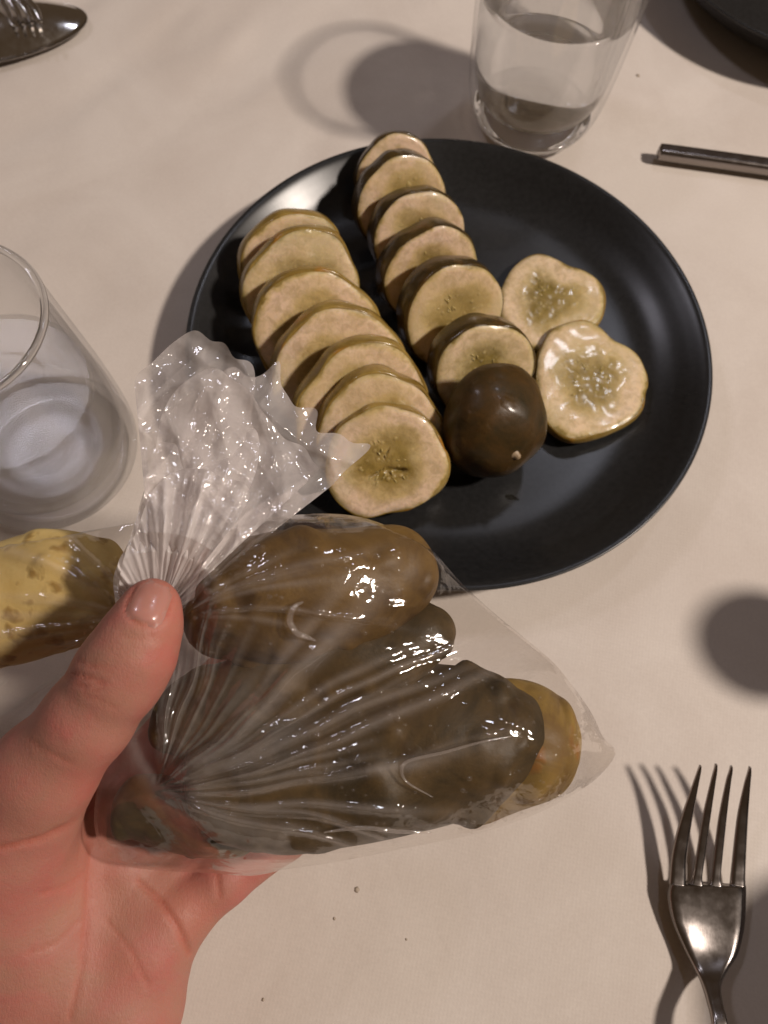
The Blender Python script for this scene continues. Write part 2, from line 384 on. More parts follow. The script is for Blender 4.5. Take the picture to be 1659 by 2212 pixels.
# ------------------------------------------------------------------ plate
PX, PY = 2.0, 18.16
prof = smooth_profile([(0.001, 0.55), (3, 0.55), (6.2, 0.56), (7.7, 0.62), (8.5, 0.80), (9.2, 1.17), (9.85, 1.66), (10.3, 1.98), (10.52, 2.04), (10.58, 1.98), (10.48, 1.84), (9.8, 1.30), (8.8, 0.68), (7.6, 0.28), (6.6, 0.14), (6.3, 0.03), (6.0, 0.03), (5.9, 0.22), (3, 0.25), (0.001, 0.25)], 6)
plate_prof = prof
v, f = lathe(prof, 180, (PX, PY, 0))
v[:, 2] += 0.02 * SN(0.5, 6, 2, 9)(v[:, :2]) * 0.5
o = mesh_obj('plate', v, f, MAT_PLATE)
tag(o, 'round matt black plate with raised rim carrying sliced pickles', 'plate')
PZ = 0.57

# ------------------------------------------------------------------ pickle slices
def unit(a): a = np.array(a, float); return a / np.linalg.norm(a)
def slice_frame(c, n, spin):
    n = unit(n); a = unit(np.cross([0, 0, 1], n)) if abs(n[2]) < 0.999 else np.array([1., 0, 0])
    b = np.cross(n, a); c_, s_ = math.cos(spin), math.sin(spin)
    return c_ * a + s_ * b, -s_ * a + c_ * b, n
def make_slice(c, n, rfun, t, seed, flesh, skin, label, spin=0.0, group='sliced pickles laid out on the black plate', crack=False, dish=0.05, core_r=0.60, core_off=(0, 0)):
    """c = centre of the front face in world cm, n = face normal"""
    rs = np.random.RandomState(seed)
    A, B, Nn = slice_frame(c, n, spin)
    c = np.array(c, float)
    root = empty('pickle_slice', c - Nn * t * 0.5, label, 'pickle slice', group)
    na, nr = 120, 26
    a = np.linspace(0, 2 * math.pi, na, endpoint=False)
    R = rfun(a) * (1 + 0.005 * np.sin(9 * a + seed))
    rr = np.linspace(0.0, 1, nr)[1:] ** 0.85
    rr = np.append(rr * 0.965, [0.972])
    core = core_r * (1 + 0.13 * np.cos(3 * a + rs.rand() * 6) + 0.05 * np.cos(5 * a + rs.rand() * 6))
    nz = SN(3.2, 12, 2, seed + 50); nz2 = SN(9, 14, 2, seed + 51)
    def face(sign):
        x = np.cos(a)[:, None] * R[:, None] * rr; y = np.sin(a)[:, None] * R[:, None] * rr
        P = np.stack([x, y], -1)
        q = rr[None] / core[:, None]
        h = -dish * np.exp(-(q / 0.9) ** 4) + 0.018 * nz(P) + 0.013 * nz2(P) * np.exp(-(q / 1.05) ** 6) - 0.075 * np.clip((rr - 0.86) / 0.112, 0, 1) ** 2
        h += 0.012 * np.exp(-((q - 1.05) / 0.15) ** 2)
        if crack:
            for (x0, y0, x1, y1, wd) in ((-0.05, -0.25, 0.50, -0.42, 0.07), (-0.15, -0.2, -0.75, -0.35, 0.035), (0.2, 0.45, -0.1, 0.15, 0.03), (0.3, -0.38, 0.62, -0.40, 0.08)):
                d = seg2(P, (x0, y0), (x1, y1)); h -= 0.13 * np.exp(-(d / wd) ** 2)
        off = 0.0 if sign > 0 else -t
        return c + x[..., None] * A + y[..., None] * B + (off + sign * h)[..., None] * Nn, q
    fv, q = face(1); bv, _ = face(-1)
    verts = np.concatenate([fv.reshape(-1, 3), bv.reshape(-1, 3), [fv[:, 0].mean(0)], [bv[:, 0].mean(0)]])
    nrr = len(rr); M_ = na * nrr
    fb = grid_faces(na, nrr, True, False); ff = fb[:, ::-1]; fb = fb + M_
    side = [[i * nrr + nrr - 1, M_ + i * nrr + nrr - 1, M_ + ((i + 1) % na) * nrr + nrr - 1, ((i + 1) % na) * nrr + nrr - 1] for i in range(na)]
    cen = [[2 * M_, i * nrr, ((i + 1) % na) * nrr] for i in range(na)] + [[2 * M_ + 1, M_ + ((i + 1) % na) * nrr, M_ + i * nrr] for i in range(na)]
    rho = np.where(q < 1, q, 1 + (rr[None] - core[:, None]) / (0.98 - core[:, None]))
    rh = np.concatenate([rho.ravel(), rho.ravel(), [0, 0]])
    mesh_obj('flesh', verts, ff.tolist() + fb.tolist() + side + cen, flesh, root, attrs={'rho': rh})
    # skin band
    pr = [(0.955, -0.09), (0.975, -0.065), (0.99, -0.09), (1.0, -0.16), (1.012, -0.5 * t), (1.0, -t + 0.16), (0.985, -t + 0.08), (0.955, -t + 0.08)]
    wz = SN(2.2, 10, 2, seed + 70)
    Rb = R[:, None] * np.array([p[0] for p in pr]); hz = np.broadcast_to(np.array([p[1] for p in pr]), Rb.shape)
    Rb = Rb + 0.035 * wz(np.stack([a[:, None] * 4 + 0 * hz, hz * 2], -1)) * np.array([0, .3, 1, 1, 1, 1, .3, 0])
    v = c + (np.cos(a)[:, None] * Rb)[..., None] * A + (np.sin(a)[:, None] * Rb)[..., None] * B + hz[..., None] * Nn
    mesh_obj('skin', v.reshape(-1, 3), grid_faces(na, len(pr), True, False)[:, ::-1], skin, root)
    # seeds lying in the core
    sv, sf = [], []
    ns = 18
    for k in range(ns):
        th = rs.rand() * 6.283; ci = int(th / 6.283 * na) % na
        rad = R[ci] * core[ci] * (0.3 + 0.55 * rs.rand())
        ctr = c + math.cos(th) * rad * A + math.sin(th) * rad * B - Nn * (dish * 1.15)
        dA = math.cos(th) * A + math.sin(th) * B; dB = np.cross(Nn, dA); tw = (rs.rand() - .5) * 1.0
        d1 = math.cos(tw) * dA + math.sin(tw) * dB; d2 = np.cross(Nn, d1)
        L, Wd = 0.075 + 0.05 * rs.rand(), 0.032 + 0.015 * rs.rand()
        o0 = len(sv)
        for ph in (0.5, 1.1):
            for u in range(8):
                e = u / 8 * 6.283
                sv.append(ctr + d1 * L * math.cos(e) * math.cos(ph - .5) + d2 * Wd * math.sin(e) * math.cos(ph - .5) + Nn * 0.045 * math.sin(ph - .2))
        sv.append(ctr + Nn * 0.055)
        for u in range(8):
            u2 = (u + 1) % 8
            sf.append([o0 + u, o0 + u2, o0 + 8 + u2, o0 + 8 + u]); sf.append([o0 + 8 + u, o0 + 8 + u2, o0 + 16])
    s_ = mesh_obj('seeds', sv, sf, MAT_SEED, root); s_['kind'] = 'stuff'
    return root
def seg2(P, a, b):
    a = np.array(a, float); b = np.array(b, float); ab = b - a
    t = np.clip(((P - a) @ ab) / (ab @ ab), 0, 1)
    return np.linalg.norm(P - a - t[..., None] * ab, axis=-1)
def lobed(R, ax, seed, amp=0.03):
    rs = np.random.RandomState(seed); p = rs.rand(4) * 6.283
    return lambda a: R * (1 + ax * np.cos(2 * a) + amp * np.cos(3 * a + p[0]) + amp * 0.5 * np.cos(4 * a + p[1]) + amp * 0.35 * np.cos(7 * a + p[2]))

def slice_normal(px, py, alpha, beta):
    vdir = unit(-dirv(px, py)); wv_ = Cr * math.cos(R_(beta)) - Cu * math.sin(R_(beta)); wv_ = unit(wv_ - vdir * (wv_ @ vdir))
    return unit(math.cos(R_(alpha)) * vdir + math.sin(R_(alpha)) * wv_)
GR1 = 'yellowish pickle slices in the left row'
GR2 = 'dark skinned pickle slices in the right row'
row1 = [  # px, py, R, alpha, beta, thickness, label
    (634, 572, 2.12, 22, 60, 0.75, 'farthest slice of the left row, tan face mostly hidden by the next slice'),
    (657, 636, 2.42, 22, 58, 0.80, 'wet glistening second slice from the far end of the left row'),
    (688, 726, 2.50, 24, 58, 0.95, 'third slice from the far end of the left row with a broad pale rim'),
    (736, 808, 2.55, 25, 58, 1.00, 'pinkish tan middle slice of the left row, fourth from the far end'),
    (788, 890, 2.60, 26, 62, 0.95, 'fifth slice of the left row, just behind the orange skin patch'),
    (826, 948, 2.50, 26, 62, 0.95, 'sixth slice of the left row with orange brown skin patch above it'),
]
for i, (px, py, R, al, be, t, lab) in enumerate(row1):
    n = slice_normal(px, py, al + 3 * math.sin(5 * i + 1), be + 6 * math.sin(3 * i))
    z = PZ + R * math.sqrt(1 - n[2] ** 2)
    make_slice(at(px, py, z), n, lobed(R * (1 + 0.02 * math.sin(7 * i)), 0.03 + 0.02 * math.sin(3 * i), 10 + i, 0.035), t, 100 + i, MAT_FLESH_C if i == 1 else MAT_FLESH_A, MAT_SKIN_LIGHT, lab, 0.3 + i, GR1)
n = slice_normal(833, 1000, 15, 75)
make_slice(at(834, 1002, 2.75), n, lobed(2.2, 0.05, 33, 0.045), 1.15, 120, MAT_FLESH_A, MAT_SKIN_LIGHT, 'big nearest slice of the left row with cracks in its seedy centre', 0.2, GR1, crack=True)
row2 = [
    (857, 385, 1.80, 16, 40, 0.7, 'farthest slice of the right row, leaning over the far plate rim'),
    (872, 448, 2.08, 28, 42, 0.95, 'second slice from the far end of the right row with dark bumpy skin'),
    (910, 520, 2.05, 30, 42, 1.1, 'third slice from the far end of the right row, narrow tan crescent showing'),
    (936, 600, 2.08, 32, 42, 1.2, 'fourth slice of the right row with a thick dark skin edge'),
    (986, 688, 2.20, 33, 44, 1.3, 'fully visible fifth slice of the right row with round seedy centre'),
    (1050, 808, 2.08, 32, 46, 1.3, 'wet sixth slice of the right row, partly behind the brown end piece'),
]
for i, (px, py, R, al, be, t, lab) in enumerate(row2):
    n = slice_normal(px, py, al + 3 * math.sin(5 * i + 1), be + 6 * math.sin(3 * i))
    z = PZ + R * math.sqrt(1 - n[2] ** 2)
    make_slice(at(px, py, z), n, lobed(R, 0.02, 30 + i, 0.02), t, 200 + i, MAT_FLESH_B if i < 5 else MAT_FLESH_C, MAT_SKIN_DARK, lab, 0.5 + i, GR2)

def outline_fn(pts, z, centre_px):
    c = at(*centre_px, z); q = np.array([at(x, y, z) - c for x, y in pts])
    ang = np.arctan2(q[:, 1], q[:, 0]); rad = np.hypot(q[:, 0], q[:, 1]); o = np.argsort(ang)
    ang, rad = ang[o], rad[o]
    def fn(a):
        aa = (np.asarray(a) + math.pi) % (2 * math.pi) - math.pi
        A = np.concatenate([ang - 2 * math.pi, ang, ang + 2 * math.pi]); Rr = np.tile(rad, 3)
        r = np.interp(aa, A, Rr)
        # smooth
        g = np.linspace(-0.22, 0.22, 9); w_ = np.exp(-(g / 0.13) ** 2); w_ /= w_.sum()
        return sum(wi * np.interp((aa + gi + math.pi) % (2 * math.pi) - math.pi, A, Rr) for gi, wi in zip(g, w_))
    return c, fn
def flat_frame_fix(n):      # frame axes that agree with world x,y for near-flat slices
    return n
L1 = [(1165, 545), (1120, 560), (1095, 592), (1080, 640), (1090, 700), (1115, 732), (1150, 750), (1195, 745), (1245, 720), (1290, 700), (1305, 672), (1308, 645), (1292, 605), (1262, 584), (1228, 577), (1200, 556)]
L2 = [(1240, 690), (1200, 702), (1175, 735), (1160, 790), (1163, 850), (1180, 912), (1210, 938), (1245, 950), (1290, 937), (1340, 920), (1375, 900), (1395, 860), (1400, 810), (1382, 765), (1350, 742), (1325, 733), (1300, 706), (1270, 690)]
for pts, cp, z, tilt, az, mt_, lab, sd, t in ((L1, (1190, 648), 1.2, 4, 200, MAT_FLESH_C, 'loose kidney shaped pickle slice lying flat, farther of the pair right of the rows', 301, 0.55),
                                      (L2, (1278, 820), 1.45, 1.0, -75, MAT_FLESH_C, 'loose shiny wet pickle slice overlapping another, with white glare on its far side', 302, 0.6)):
    c, fn = outline_fn(pts, z, cp)
    n = np.array([math.cos(R_(az)) * math.sin(R_(tilt)), math.sin(R_(az)) * math.sin(R_(tilt)), math.cos(R_(tilt))])
    A, B, _ = slice_frame(c, n, 0.0); off = math.atan2(A[1], A[0])
    make_slice(c, n, (lambda f_, o_: (lambda a: f_(a + o_)))(fn, off), t, sd, mt_, MAT_SKIN_LIGHT, lab, 0.0, 'loose pickle slices right of the rows', core_r=0.56)

# end piece of the dark pickle
def whole_pickle(name, label, c, axis, half, rad, material, seed, cat='pickle', group=None, cut=None, power=2.4, bumps=0.10, taper=0.0):
    ax = unit(axis); a1 = unit(np.cross(ax, [0.1, 0.2, 0.97])); a2 = np.cross(ax, a1)
    nu, nv = 90, 96
    u = np.linspace(-1, 1, nu) if cut is None else np.linspace(cut, 1, nu)
    u = np.sign(u) * (1 - (1 - np.abs(u)) ** 1.5)
    prof = np.clip(1 - np.abs(u) ** power, 0, 1) ** (1 / 2.0) * (1 + taper * u)
    th = np.linspace(0, 2 * math.pi, nv, endpoint=False)
    D = np.cos(th)[:, None] * a1 + np.sin(th)[:, None] * a2
    base = np.array(c)[None, None] + (u * half)[:, None, None] * ax + (prof * rad)[:, None, None] * D[None]
    b1 = SN(1.1, 10, 3, seed); b2 = SN(4.5, 16, 3, seed + 1)
    b3 = SN(2.2, 14, 3, seed + 2)
    h = 0.13 * b1(base) + 0.09 * b3(base) + 1.5 * bumps * np.clip(b2(base) - 0.4, 0, 2)
    base = base + (h * np.clip(prof * 2, 0, 1)[:, None])[..., None] * D[None]
    v = base.reshape(-1, 3); f = grid_faces(nu, nv, False, True)[:, ::-1].tolist()
    f.append(list(range(nv)))
    return v, f, ax
root = empty('pickle_end_piece', at(1068, 945, PZ), 'brown rounded end piece of a pickle with pale stem scar, nearest in the right row', 'pickle end')
ax = slice_normal(1068, 930, 34, 52); cc = at(1052, 916, 2.6)
v, f, ax = whole_pickle('x', '', cc, ax, 1.85, 2.05, None, 41, cut=-0.16, power=1.9, bumps=0.03)
dv = v - cc; v = cc + dv * (1 + 0.055 * SN(1.1, 8, 3, 401)(v) + 0.012 * SN(4.0, 12, 3, 402)(v))[:, None]
v[:, 2] = np.maximum(v[:, 2], PZ)
mesh_obj('skin', v, f, MAT_SKIN_END, root)
# stem scar: small ringed knob near the tip
tip = at(1120, 985, 1.75)
vv, ff = lathe([(0.0001, 0.10), (0.05, 0.10), (0.085, 0.06), (0.10, 0.0), (0.16, -0.03), (0.2, -0.12)], 16)
d = dirv(1119, 990); d = d / np.linalg.norm(d)
dist = np.linalg.norm(np.cross(v - C0, d), axis=1); cand = np.where(dist < 0.12)[0]
sp = v[cand[np.argmin((v[cand] - C0) @ d)]]
q = Vector(unit(sp - cc)).to_track_quat('Z', 'Y').to_matrix(); vv = vv * 1.3
vv = vv @ np.array(q).T + sp
mesh_obj('stem_scar', vv, ff.tolist(), MAT_STEM, root)

# ------------------------------------------------------------------ glasses
def glass(cx_, cy_, outer, inner, water_z, label, base_th, mw, mb):
    root = empty('drinking_glass', (cx_, cy_, 0), label, 'glass')
    po = smooth_profile(outer, 10); pi_ = smooth_profile(inner, 10)
    rim = []
    o_end, i_end = po[-1], pi_[-1]; rc = (o_end + i_end) / 2; rr_ = abs(o_end[0] - i_end[0]) / 2
    for t in np.linspace(0, math.pi, 8)[1:-1]: rim.append((rc[0] + rr_ * math.cos(t), rc[1] + rr_ * math.sin(t)))
    rw = float(np.interp(water_z, pi_[:, 1], pi_[:, 0])); zb = inner[0][1]
    prof = np.array([tuple(p) for p in po if p[1] > 0.5 * zb or p[0] > outer[2][0]] + rim + [tuple(p) for p in pi_[::-1] if p[1] > zb + 0.15])
    v, f = lathe(prof, 128, (cx_, cy_, 0)); mesh_obj('tumbler', v, f, MAT_WALL, root)
    t_ = np.linspace(0, 2 * math.pi, 17); rt = [(rc[0] + (rr_ + .045) * math.cos(q_), rc[1] + (rr_ + .045) * math.sin(q_)) for q_ in t_]
    v, f = lathe(rt, 128, (cx_, cy_, 0)); mesh_obj('rim', v, f, MAT_GLASS, root)
    ro = lambda z: float(np.interp(z, po[:, 1], po[:, 0]))
    bp = smooth_profile([(0.001, 0.06), (1.6, 0.10), (ro(0.12) - 0.15, 0.05), (ro(0.35) - 0.06, 0.35), (ro(0.8 * zb) - 0.06, 0.85 * zb), (float(np.interp(zb + .1, pi_[:, 1], pi_[:, 0])) - 0.1, zb - 0.03), (1.2, zb - 0.10), (0.001, zb - 0.16)], 8)
    v, f = lathe(bp, 128, (cx_, cy_, 0)); mesh_obj('thick_base', v, f, mb, root).cycles.is_caustics_caster = True
    wi = [(p[0] - 0.03 if p[0] > 0.1 else p[0], p[1] + 0.02) for p in pi_ if p[1] < water_z - 0.15]
    wp = wi + [(rw - 0.03, water_z + 0.06), (rw - 0.06, water_z + 0.02), (rw - 0.2, water_z), (rw * 0.5, water_z - 0.003), (0.0005, water_z - 0.003)]
    v, f = lathe(wp, 128, (cx_, cy_, 0)); mesh_obj('water', v, f, mw, root).cycles.is_caustics_caster = True
    return root
# far right glass
gb = at(1142, 262, 0)
glass(gb[0], gb[1], [(0.001, 0.03), (1.8, 0.03), (2.35, 0.12), (2.8, 0.6), (3.15, 1.5), (3.35, 3), (3.5, 5.5), (3.62, 9.2)],
      [(0.001, 1.0), (1.6, 1.02), (2.3, 1.25), (2.85, 1.9), (3.12, 3), (3.3, 5.5), (3.46, 9.2)], 6.6, 'clear tumbler half full of water standing behind the black plate', 1.0, MAT_WATER_STRONG, MAT_GLASS)
# near left glass
gl = at(118, 985, 0)
glass(gl[0], gl[1], [(0.001, 0.03), (2.0, 0.03), (2.9, 0.12), (3.35, 0.5), (3.5, 1.5), (3.4, 4), (3.15, 7), (2.98, 9.0)],
      [(0.001, 0.8), (1.8, 0.82), (2.7, 1.05), (3.2, 1.8), (3.2, 4), (2.98, 7), (2.83, 9.0)], 5.0, 'clear glass of water at the left edge behind the plastic bag', 0.8, MAT_WATER, MAT_BASE)

# ------------------------------------------------------------------ fork on the right
def loft(stations, mname, material, parent, k=14):
    """stations: (centre, half width vector, normal, thickness, dish)"""
    V = []
    for c, hw, nn, th, dish in stations:
        c = np.array(c); hw = np.array(hw); nn = np.array(nn)
        s = np.linspace(-1, 1, k)
        top = [c + hw * x + nn * (th * 0.5 * math.sqrt(max(0, 1 - abs(x) ** 6)) + dish * (x * x)) for x in s]
        bot = [c + hw * x + nn * (-th * 0.5 * math.sqrt(max(0, 1 - abs(x) ** 6)) + dish * (x * x)) for x in s[::-1][1:-1]]
        V.append(top + bot)
    n = len(stations); kk = len(V[0])
    f = grid_faces(n, kk, False, True).tolist(); f.append(list(range(kk))[::-1]); f.append([(n - 1) * kk + i for i in range(kk)])
    return mesh_obj(mname, np.array(V).reshape(-1, 3), f, material, parent)
def build_fork(label, head, tines, handle, material, base, group=None):
    root = empty('fork', base, label, 'fork', group)
    # head: list of (Lpx, Lpy, Rpx, Rpy, z, dish)
    pts = []
    for (lx, ly, rx, ry, z, dish, th) in head:
        a = at(lx, ly, z); b = at(rx, ry, z); pts.append((list((a + b) / 2) + list((b - a) / 2) + [dish, th]))
    for hnd in handle: pts.append(hnd)
    pts = smooth_profile(pts, 6)
    st = []
    T = np.gradient(pts[:, :3], axis=0)
    for p, t in zip(pts, T):
        hw = p[3:6]; nn = unit(np.cross(hw, -unit(t))); nn = nn if nn[2] > 0 else -nn
        st.append((p[:3], hw, nn, p[7], p[6]))
    loft(st, 'handle', material, root)
    for tp in tines:
        q = smooth_profile(tp, 8); T = np.gradient(q[:, :3], axis=0); ss = []
        for p, t in zip(q, T):
            t = unit(t); side = unit(np.cross(t, [0, 0, 1])); nn = np.cross(side, t); nn = nn if nn[2] > 0 else -nn
            ss.append((p[:3], side * p[3], nn, p[4], 0.0))
        loft(ss, 'tine', material, root, 8)
    return root
head = [(1446, 1906, 1610, 1912, 0.60, 0.05, 0.20), (1440, 1935, 1609, 1940, 0.48, 0.08, 0.22), (1450, 1990, 1605, 2000, 0.36, 0.10, 0.24), (1476, 2050, 1592, 2060, 0.40, 0.08, 0.26), (1500, 2095, 1570, 2100, 0.58, 0.03, 0.27), (1516, 2130, 1558, 2132, 0.85, 0.01, 0.28), (1528, 2170, 1562, 2172, 1.15, 0, 0.28), (1537, 2212, 1572, 2214, 1.40, 0, 0.27)]
e0 = (at(1537, 2212, 1.4) + at(1572, 2214, 1.4)) / 2; e1 = (at(1516, 2130, .85) + at(1558, 2132, .85)) / 2
hd = e0 - e1; hd[2] = 0; hd = unit(hd); hs = unit(np.cross(hd, [0, 0, 1]))
if hs[0] < 0: hs = -hs
handle = []
for L, wd, z, th in ((0.9, 0.265, 1.52, 0.27), (3, 0.33, 1.64, 0.27), (6, 0.5, 1.4, 0.26), (9, 0.75, 0.9, 0.25), (11.5, 0.95, 0.5, 0.24), (12.3, 0.8, 0.42, 0.22), (12.6, 0.3, 0.4, 0.2)):
    c = e0 + hd * L; handle.append([c[0], c[1], z] + list(hs * wd) + [0, th])
tin = []
for pth in ([(1463, 1912, .29), (1464, 1890, .28), (1467, 1849, .26), (1479, 1785, .21), (1497, 1715, .13), (1509, 1670, .07), (1513, 1654, .03)],
            [(1504, 1912, .26), (1506, 1893, .17), (1513, 1850, .155), (1526, 1765, .14), (1540, 1690, .09), (1545, 1665, .06), (1547, 1651, .03)],
            [(1545, 1914, .26), (1546, 1895, .17), (1551, 1850, .155), (1561, 1765, .14), (1573, 1690, .09), (1578, 1668, .06), (1580, 1655, .03)],
            [(1593, 1914, .27), (1594, 1892, .25), (1597, 1849, .23), (1604, 1765, .19), (1613, 1700, .12), (1618, 1672, .07), (1620, 1657, .03)]):
    ps = []
    for (px, py, wd) in pth:
        u = (1913 - py) / 258.0; z = 0.60 + 0.42 * u + 1.05 * u * u
        ps.append(list(at(px, py, z)) + [wd, 0.21 * (1 - u) + 0.12 * u])
    tin.append(ps)
build_fork('steel dinner fork with four tines up, lying right of the plastic bag', head, tin, handle, MAT_STEEL, at(1540, 2000, 0))

# ------------------------------------------------------------------ cutlery top left: spoon and a fork across it
root = empty('spoon', at(60, 60, 0), 'shiny upturned spoon bowl lying in the far left corner, under a fork', 'spoon')
sc_ = at(18, 82, 0); dx = unit(at(190, 58, 0) - at(20, 88, 0)); dy = np.array([-dx[1], dx[0], 0])
ns, na = 16, 60
V = []
for side_ in (0, 1):
    for i in range(ns + 1):
        rr2 = i / ns
        for j in range(na):
            a = j / na * 6.283
            ex = 4.1 * rr2 * math.cos(a); ey = 2.1 * rr2 * math.sin(a) * (1 - 0.12 * math.cos(a))
            z = 0.40 + 0.95 * (1 - rr2 ** 2.2) - (0.12 if side_ else 0) * (1 - 0.7 * (rr2 ** 8))
            V.append(sc_ + dx * ex + dy * ey + np.array([0, 0, z - 0.0]))
f = grid_faces(ns + 1, na, False, True).tolist() + (grid_faces(ns + 1, na, False, True)[:, ::-1] + (ns + 1) * na).tolist()
f += [[ns * na + j, ns * na + (j + 1) % na, (ns + 1) * na + ns * na + (j + 1) % na, (ns + 1) * na + ns * na + j] for j in range(na)]
mesh_obj('bowl', V, f, MAT_STEEL2, root)
hp = []
for L, wd, z, th in ((3.4, .45, 1.15, .2), (4.4, .3, 1.5, .25), (7, .32, 1.5, .25), (12, .7, .8, .22), (15, .9, .4, .2), (15.6, .5, .35, .18)):
    c = sc_ - dx * L; hp.append([c[0], c[1], z] + list(dy * wd) + [0, th])
hp = smooth_profile(hp, 6); loft([(p[:3], p[3:6], np.array([0, 0, 1.]), p[7], 0) for p in hp], 'handle', MAT_STEEL2, root)
# fork across the spoon
root = empty('fork', at(0, 20, 0), 'bright fork whose tines rest on the spoon, far left corner', 'fork')
def strip(pts, name):
    q = smooth_profile(pts, 6); T = np.gradient(q[:, :3], axis=0); ss = []
    for p, t in zip(q, T):
        t = unit(t); sd_ = unit(np.cross(t, [0, 0, 1])); nn = np.cross(sd_, t); nn = nn if nn[2] > 0 else -nn
        ss.append((p[:3], sd_ * p[3], nn, p[4], 0))
    loft(ss, name, MAT_STEEL2, root, 10)
for k in range(4):
    o_ = k * 22
    strip([list(at(-52 + o_, -88 + o_ * .42, 2.3)) + [.22, .2], list(at(-15 + o_, -30 + o_ * .3, 2.0)) + [.2, .2], list(at(12 + o_, 15 + o_ * .1, 1.75)) + [.16, .18], list(at(30 + o_ * .9, 55 - o_ * .12, 1.6)) + [.07, .14]], 'tine')
strip([list(at(-8, -68, 2.3)) + [1.15, .22], list(at(-30, -120, 2.4)) + [1.1, .22], list(at(-60, -180, 2.5)) + [.35, .25], list(at(-110, -280, 2.3)) + [.3, .25], list(at(-200, -440, 1.5)) + [.6, .25], list(at(-290, -600, .5)) + [.8, .22]], 'handle')

# ------------------------------------------------------------------ knife handle at the right edge
root = empty('knife', at(1500, 330, 0), 'steel knife handle end lying flat at the right edge beyond the plate', 'knife')
k0 = at(1426, 318, 0.8); k1 = at(1659, 350, 0.8); kd = unit(k1 - k0); ks = np.array([-kd[1], kd[0], 0])
pts = []
for L, wd, th, z in ((0, .16, .40, .54), (0.08, .30, .54, .54), (.35, .36, .60, .54), (3, .37, .62, .54), (7, .38, .6, .54), (9, .34, .5, .62), (9.6, .5, .22, .55), (12, .9, .14, .5), (19, 1.0, .12, .35), (21.5, .6, .1, .3), (22.3, .05, .08, .3)):
    c = k0 + kd * L; pts.append([c[0], c[1], z, wd, th])
q = smooth_profile(pts, 5)
hq = q[q[:, 0] <= (k0 + kd * 9.5)[0]]; bq = q[q[:, 0] >= (k0 + kd * 9.3)[0]]
loft([(p[:3], ks * p[3], np.array([0, 0, 1.]), p[4], 0) for p in hq], 'handle', MAT_STEEL, root)
loft([(p[:3], ks * p[3], np.array([0, 0, 1.]), p[4], 0) for p in bq], 'blade', MAT_STEEL, root)

# ------------------------------------------------------------------ second black plate in the far right corner
pr2 = plate_prof * np.array([9.0 / 10.58, 1.2])
v, f = lathe(pr2, 128, (20.45, 44.85, 0)); o = mesh_obj('plate', v, f, MAT_PLATE)
tag(o, 'second matt black plate, only a dark sliver of rim in the far right corner', 'plate')

# unseen stand-ins past the right edge, added to cast shadows on the cloth
v, f = lathe(smooth_profile([(0.001, 0.03), (2.6, 0.03), (2.7, 0.3), (2.2, 1.2), (1.6, 3.0), (1.9, 5.0), (1.5, 6.6), (1.7, 7.2), (2.0, 8.2), (1.5, 9.2), (0.5, 9.5), (0.001, 9.5)], 8), 64, (0, 0, 0))
# shadow of its head should land near the cloth point seen at (1600,1390)
sh = at(1652, 1392, 0); Ld = np.array([125, 5, 142.]) - sh
pm = sh + Ld * (7.9 / Ld[2])
o = mesh_obj('mill_shadow_caster', v + np.array([pm[0], pm[1], 0]), f, MAT_WOOD)
tag(o, 'unseen dark wooden mill shape past the right edge, added to cast the round shadow', 'shadow caster')

jh = 8.6; jc = np.array([15.9, -4.6, 0.0]); Lj = np.array([125, 5, 142.]) - jc; jp = jc + Lj * (jh / Lj[2])  # jug shape added only to shade the cloth by the lower right corner
v, f = lathe(smooth_profile([(0.001, 0.03), (3.2, 0.03), (3.8, 0.5), (4.3, 2.5), (4.3, 6.0), (3.9, 7.6), (4.0, 8.6), (3.8, 8.6), (3.7, 7.6), (4.1, 6.0), (4.1, 2.5), (3.5, 0.7), (0.001, 0.5)], 8), 96, (jp[0], jp[1], 0))
tag(mesh_obj('jug_shadow_caster', v, f, MAT_ENAMEL), 'unseen dark jug shape outside the lower right corner, added to shade the cloth behind the fork', 'jug')

# ------------------------------------------------------------------ crumbs
for i, (px, py, r_) in enumerate(((770, 1922, .09), (722, 1985, .05), (878, 2030, .04), (568, 2160, .05), (1378, 163, .10))):
    c = at(px, py, 0.0); c[2] = cloth_z(c[0], c[1]) + 0.005; vv = []
    bm = bmesh.new(); bmesh.ops.create_icosphere(bm, subdivisions=1, radius=r_)
    rs = np.random.RandomState(i)
    vv = np.array([[v_.co.x * (1 + .4 * rs.rand()), v_.co.y * (1 + .4 * rs.rand()), v_.co.z * .25] for v_ in bm.verts]) + c
    ff = [[v_.index for v_ in f_.verts] for f_ in bm.faces]; bm.free()
    o = mesh_obj('crumb', vv, ff, MAT_CRUMB)
    tag(o, ['largest brown crumb on the cloth below the bag', 'small crumb just below and left of the largest crumb', 'tiny crumb right of the pair below the bag', 'tiny crumb near the bottom edge right of the palm', 'crumb on the cloth right of the far glass'][i], 'crumb', 'crumbs on the tablecloth')

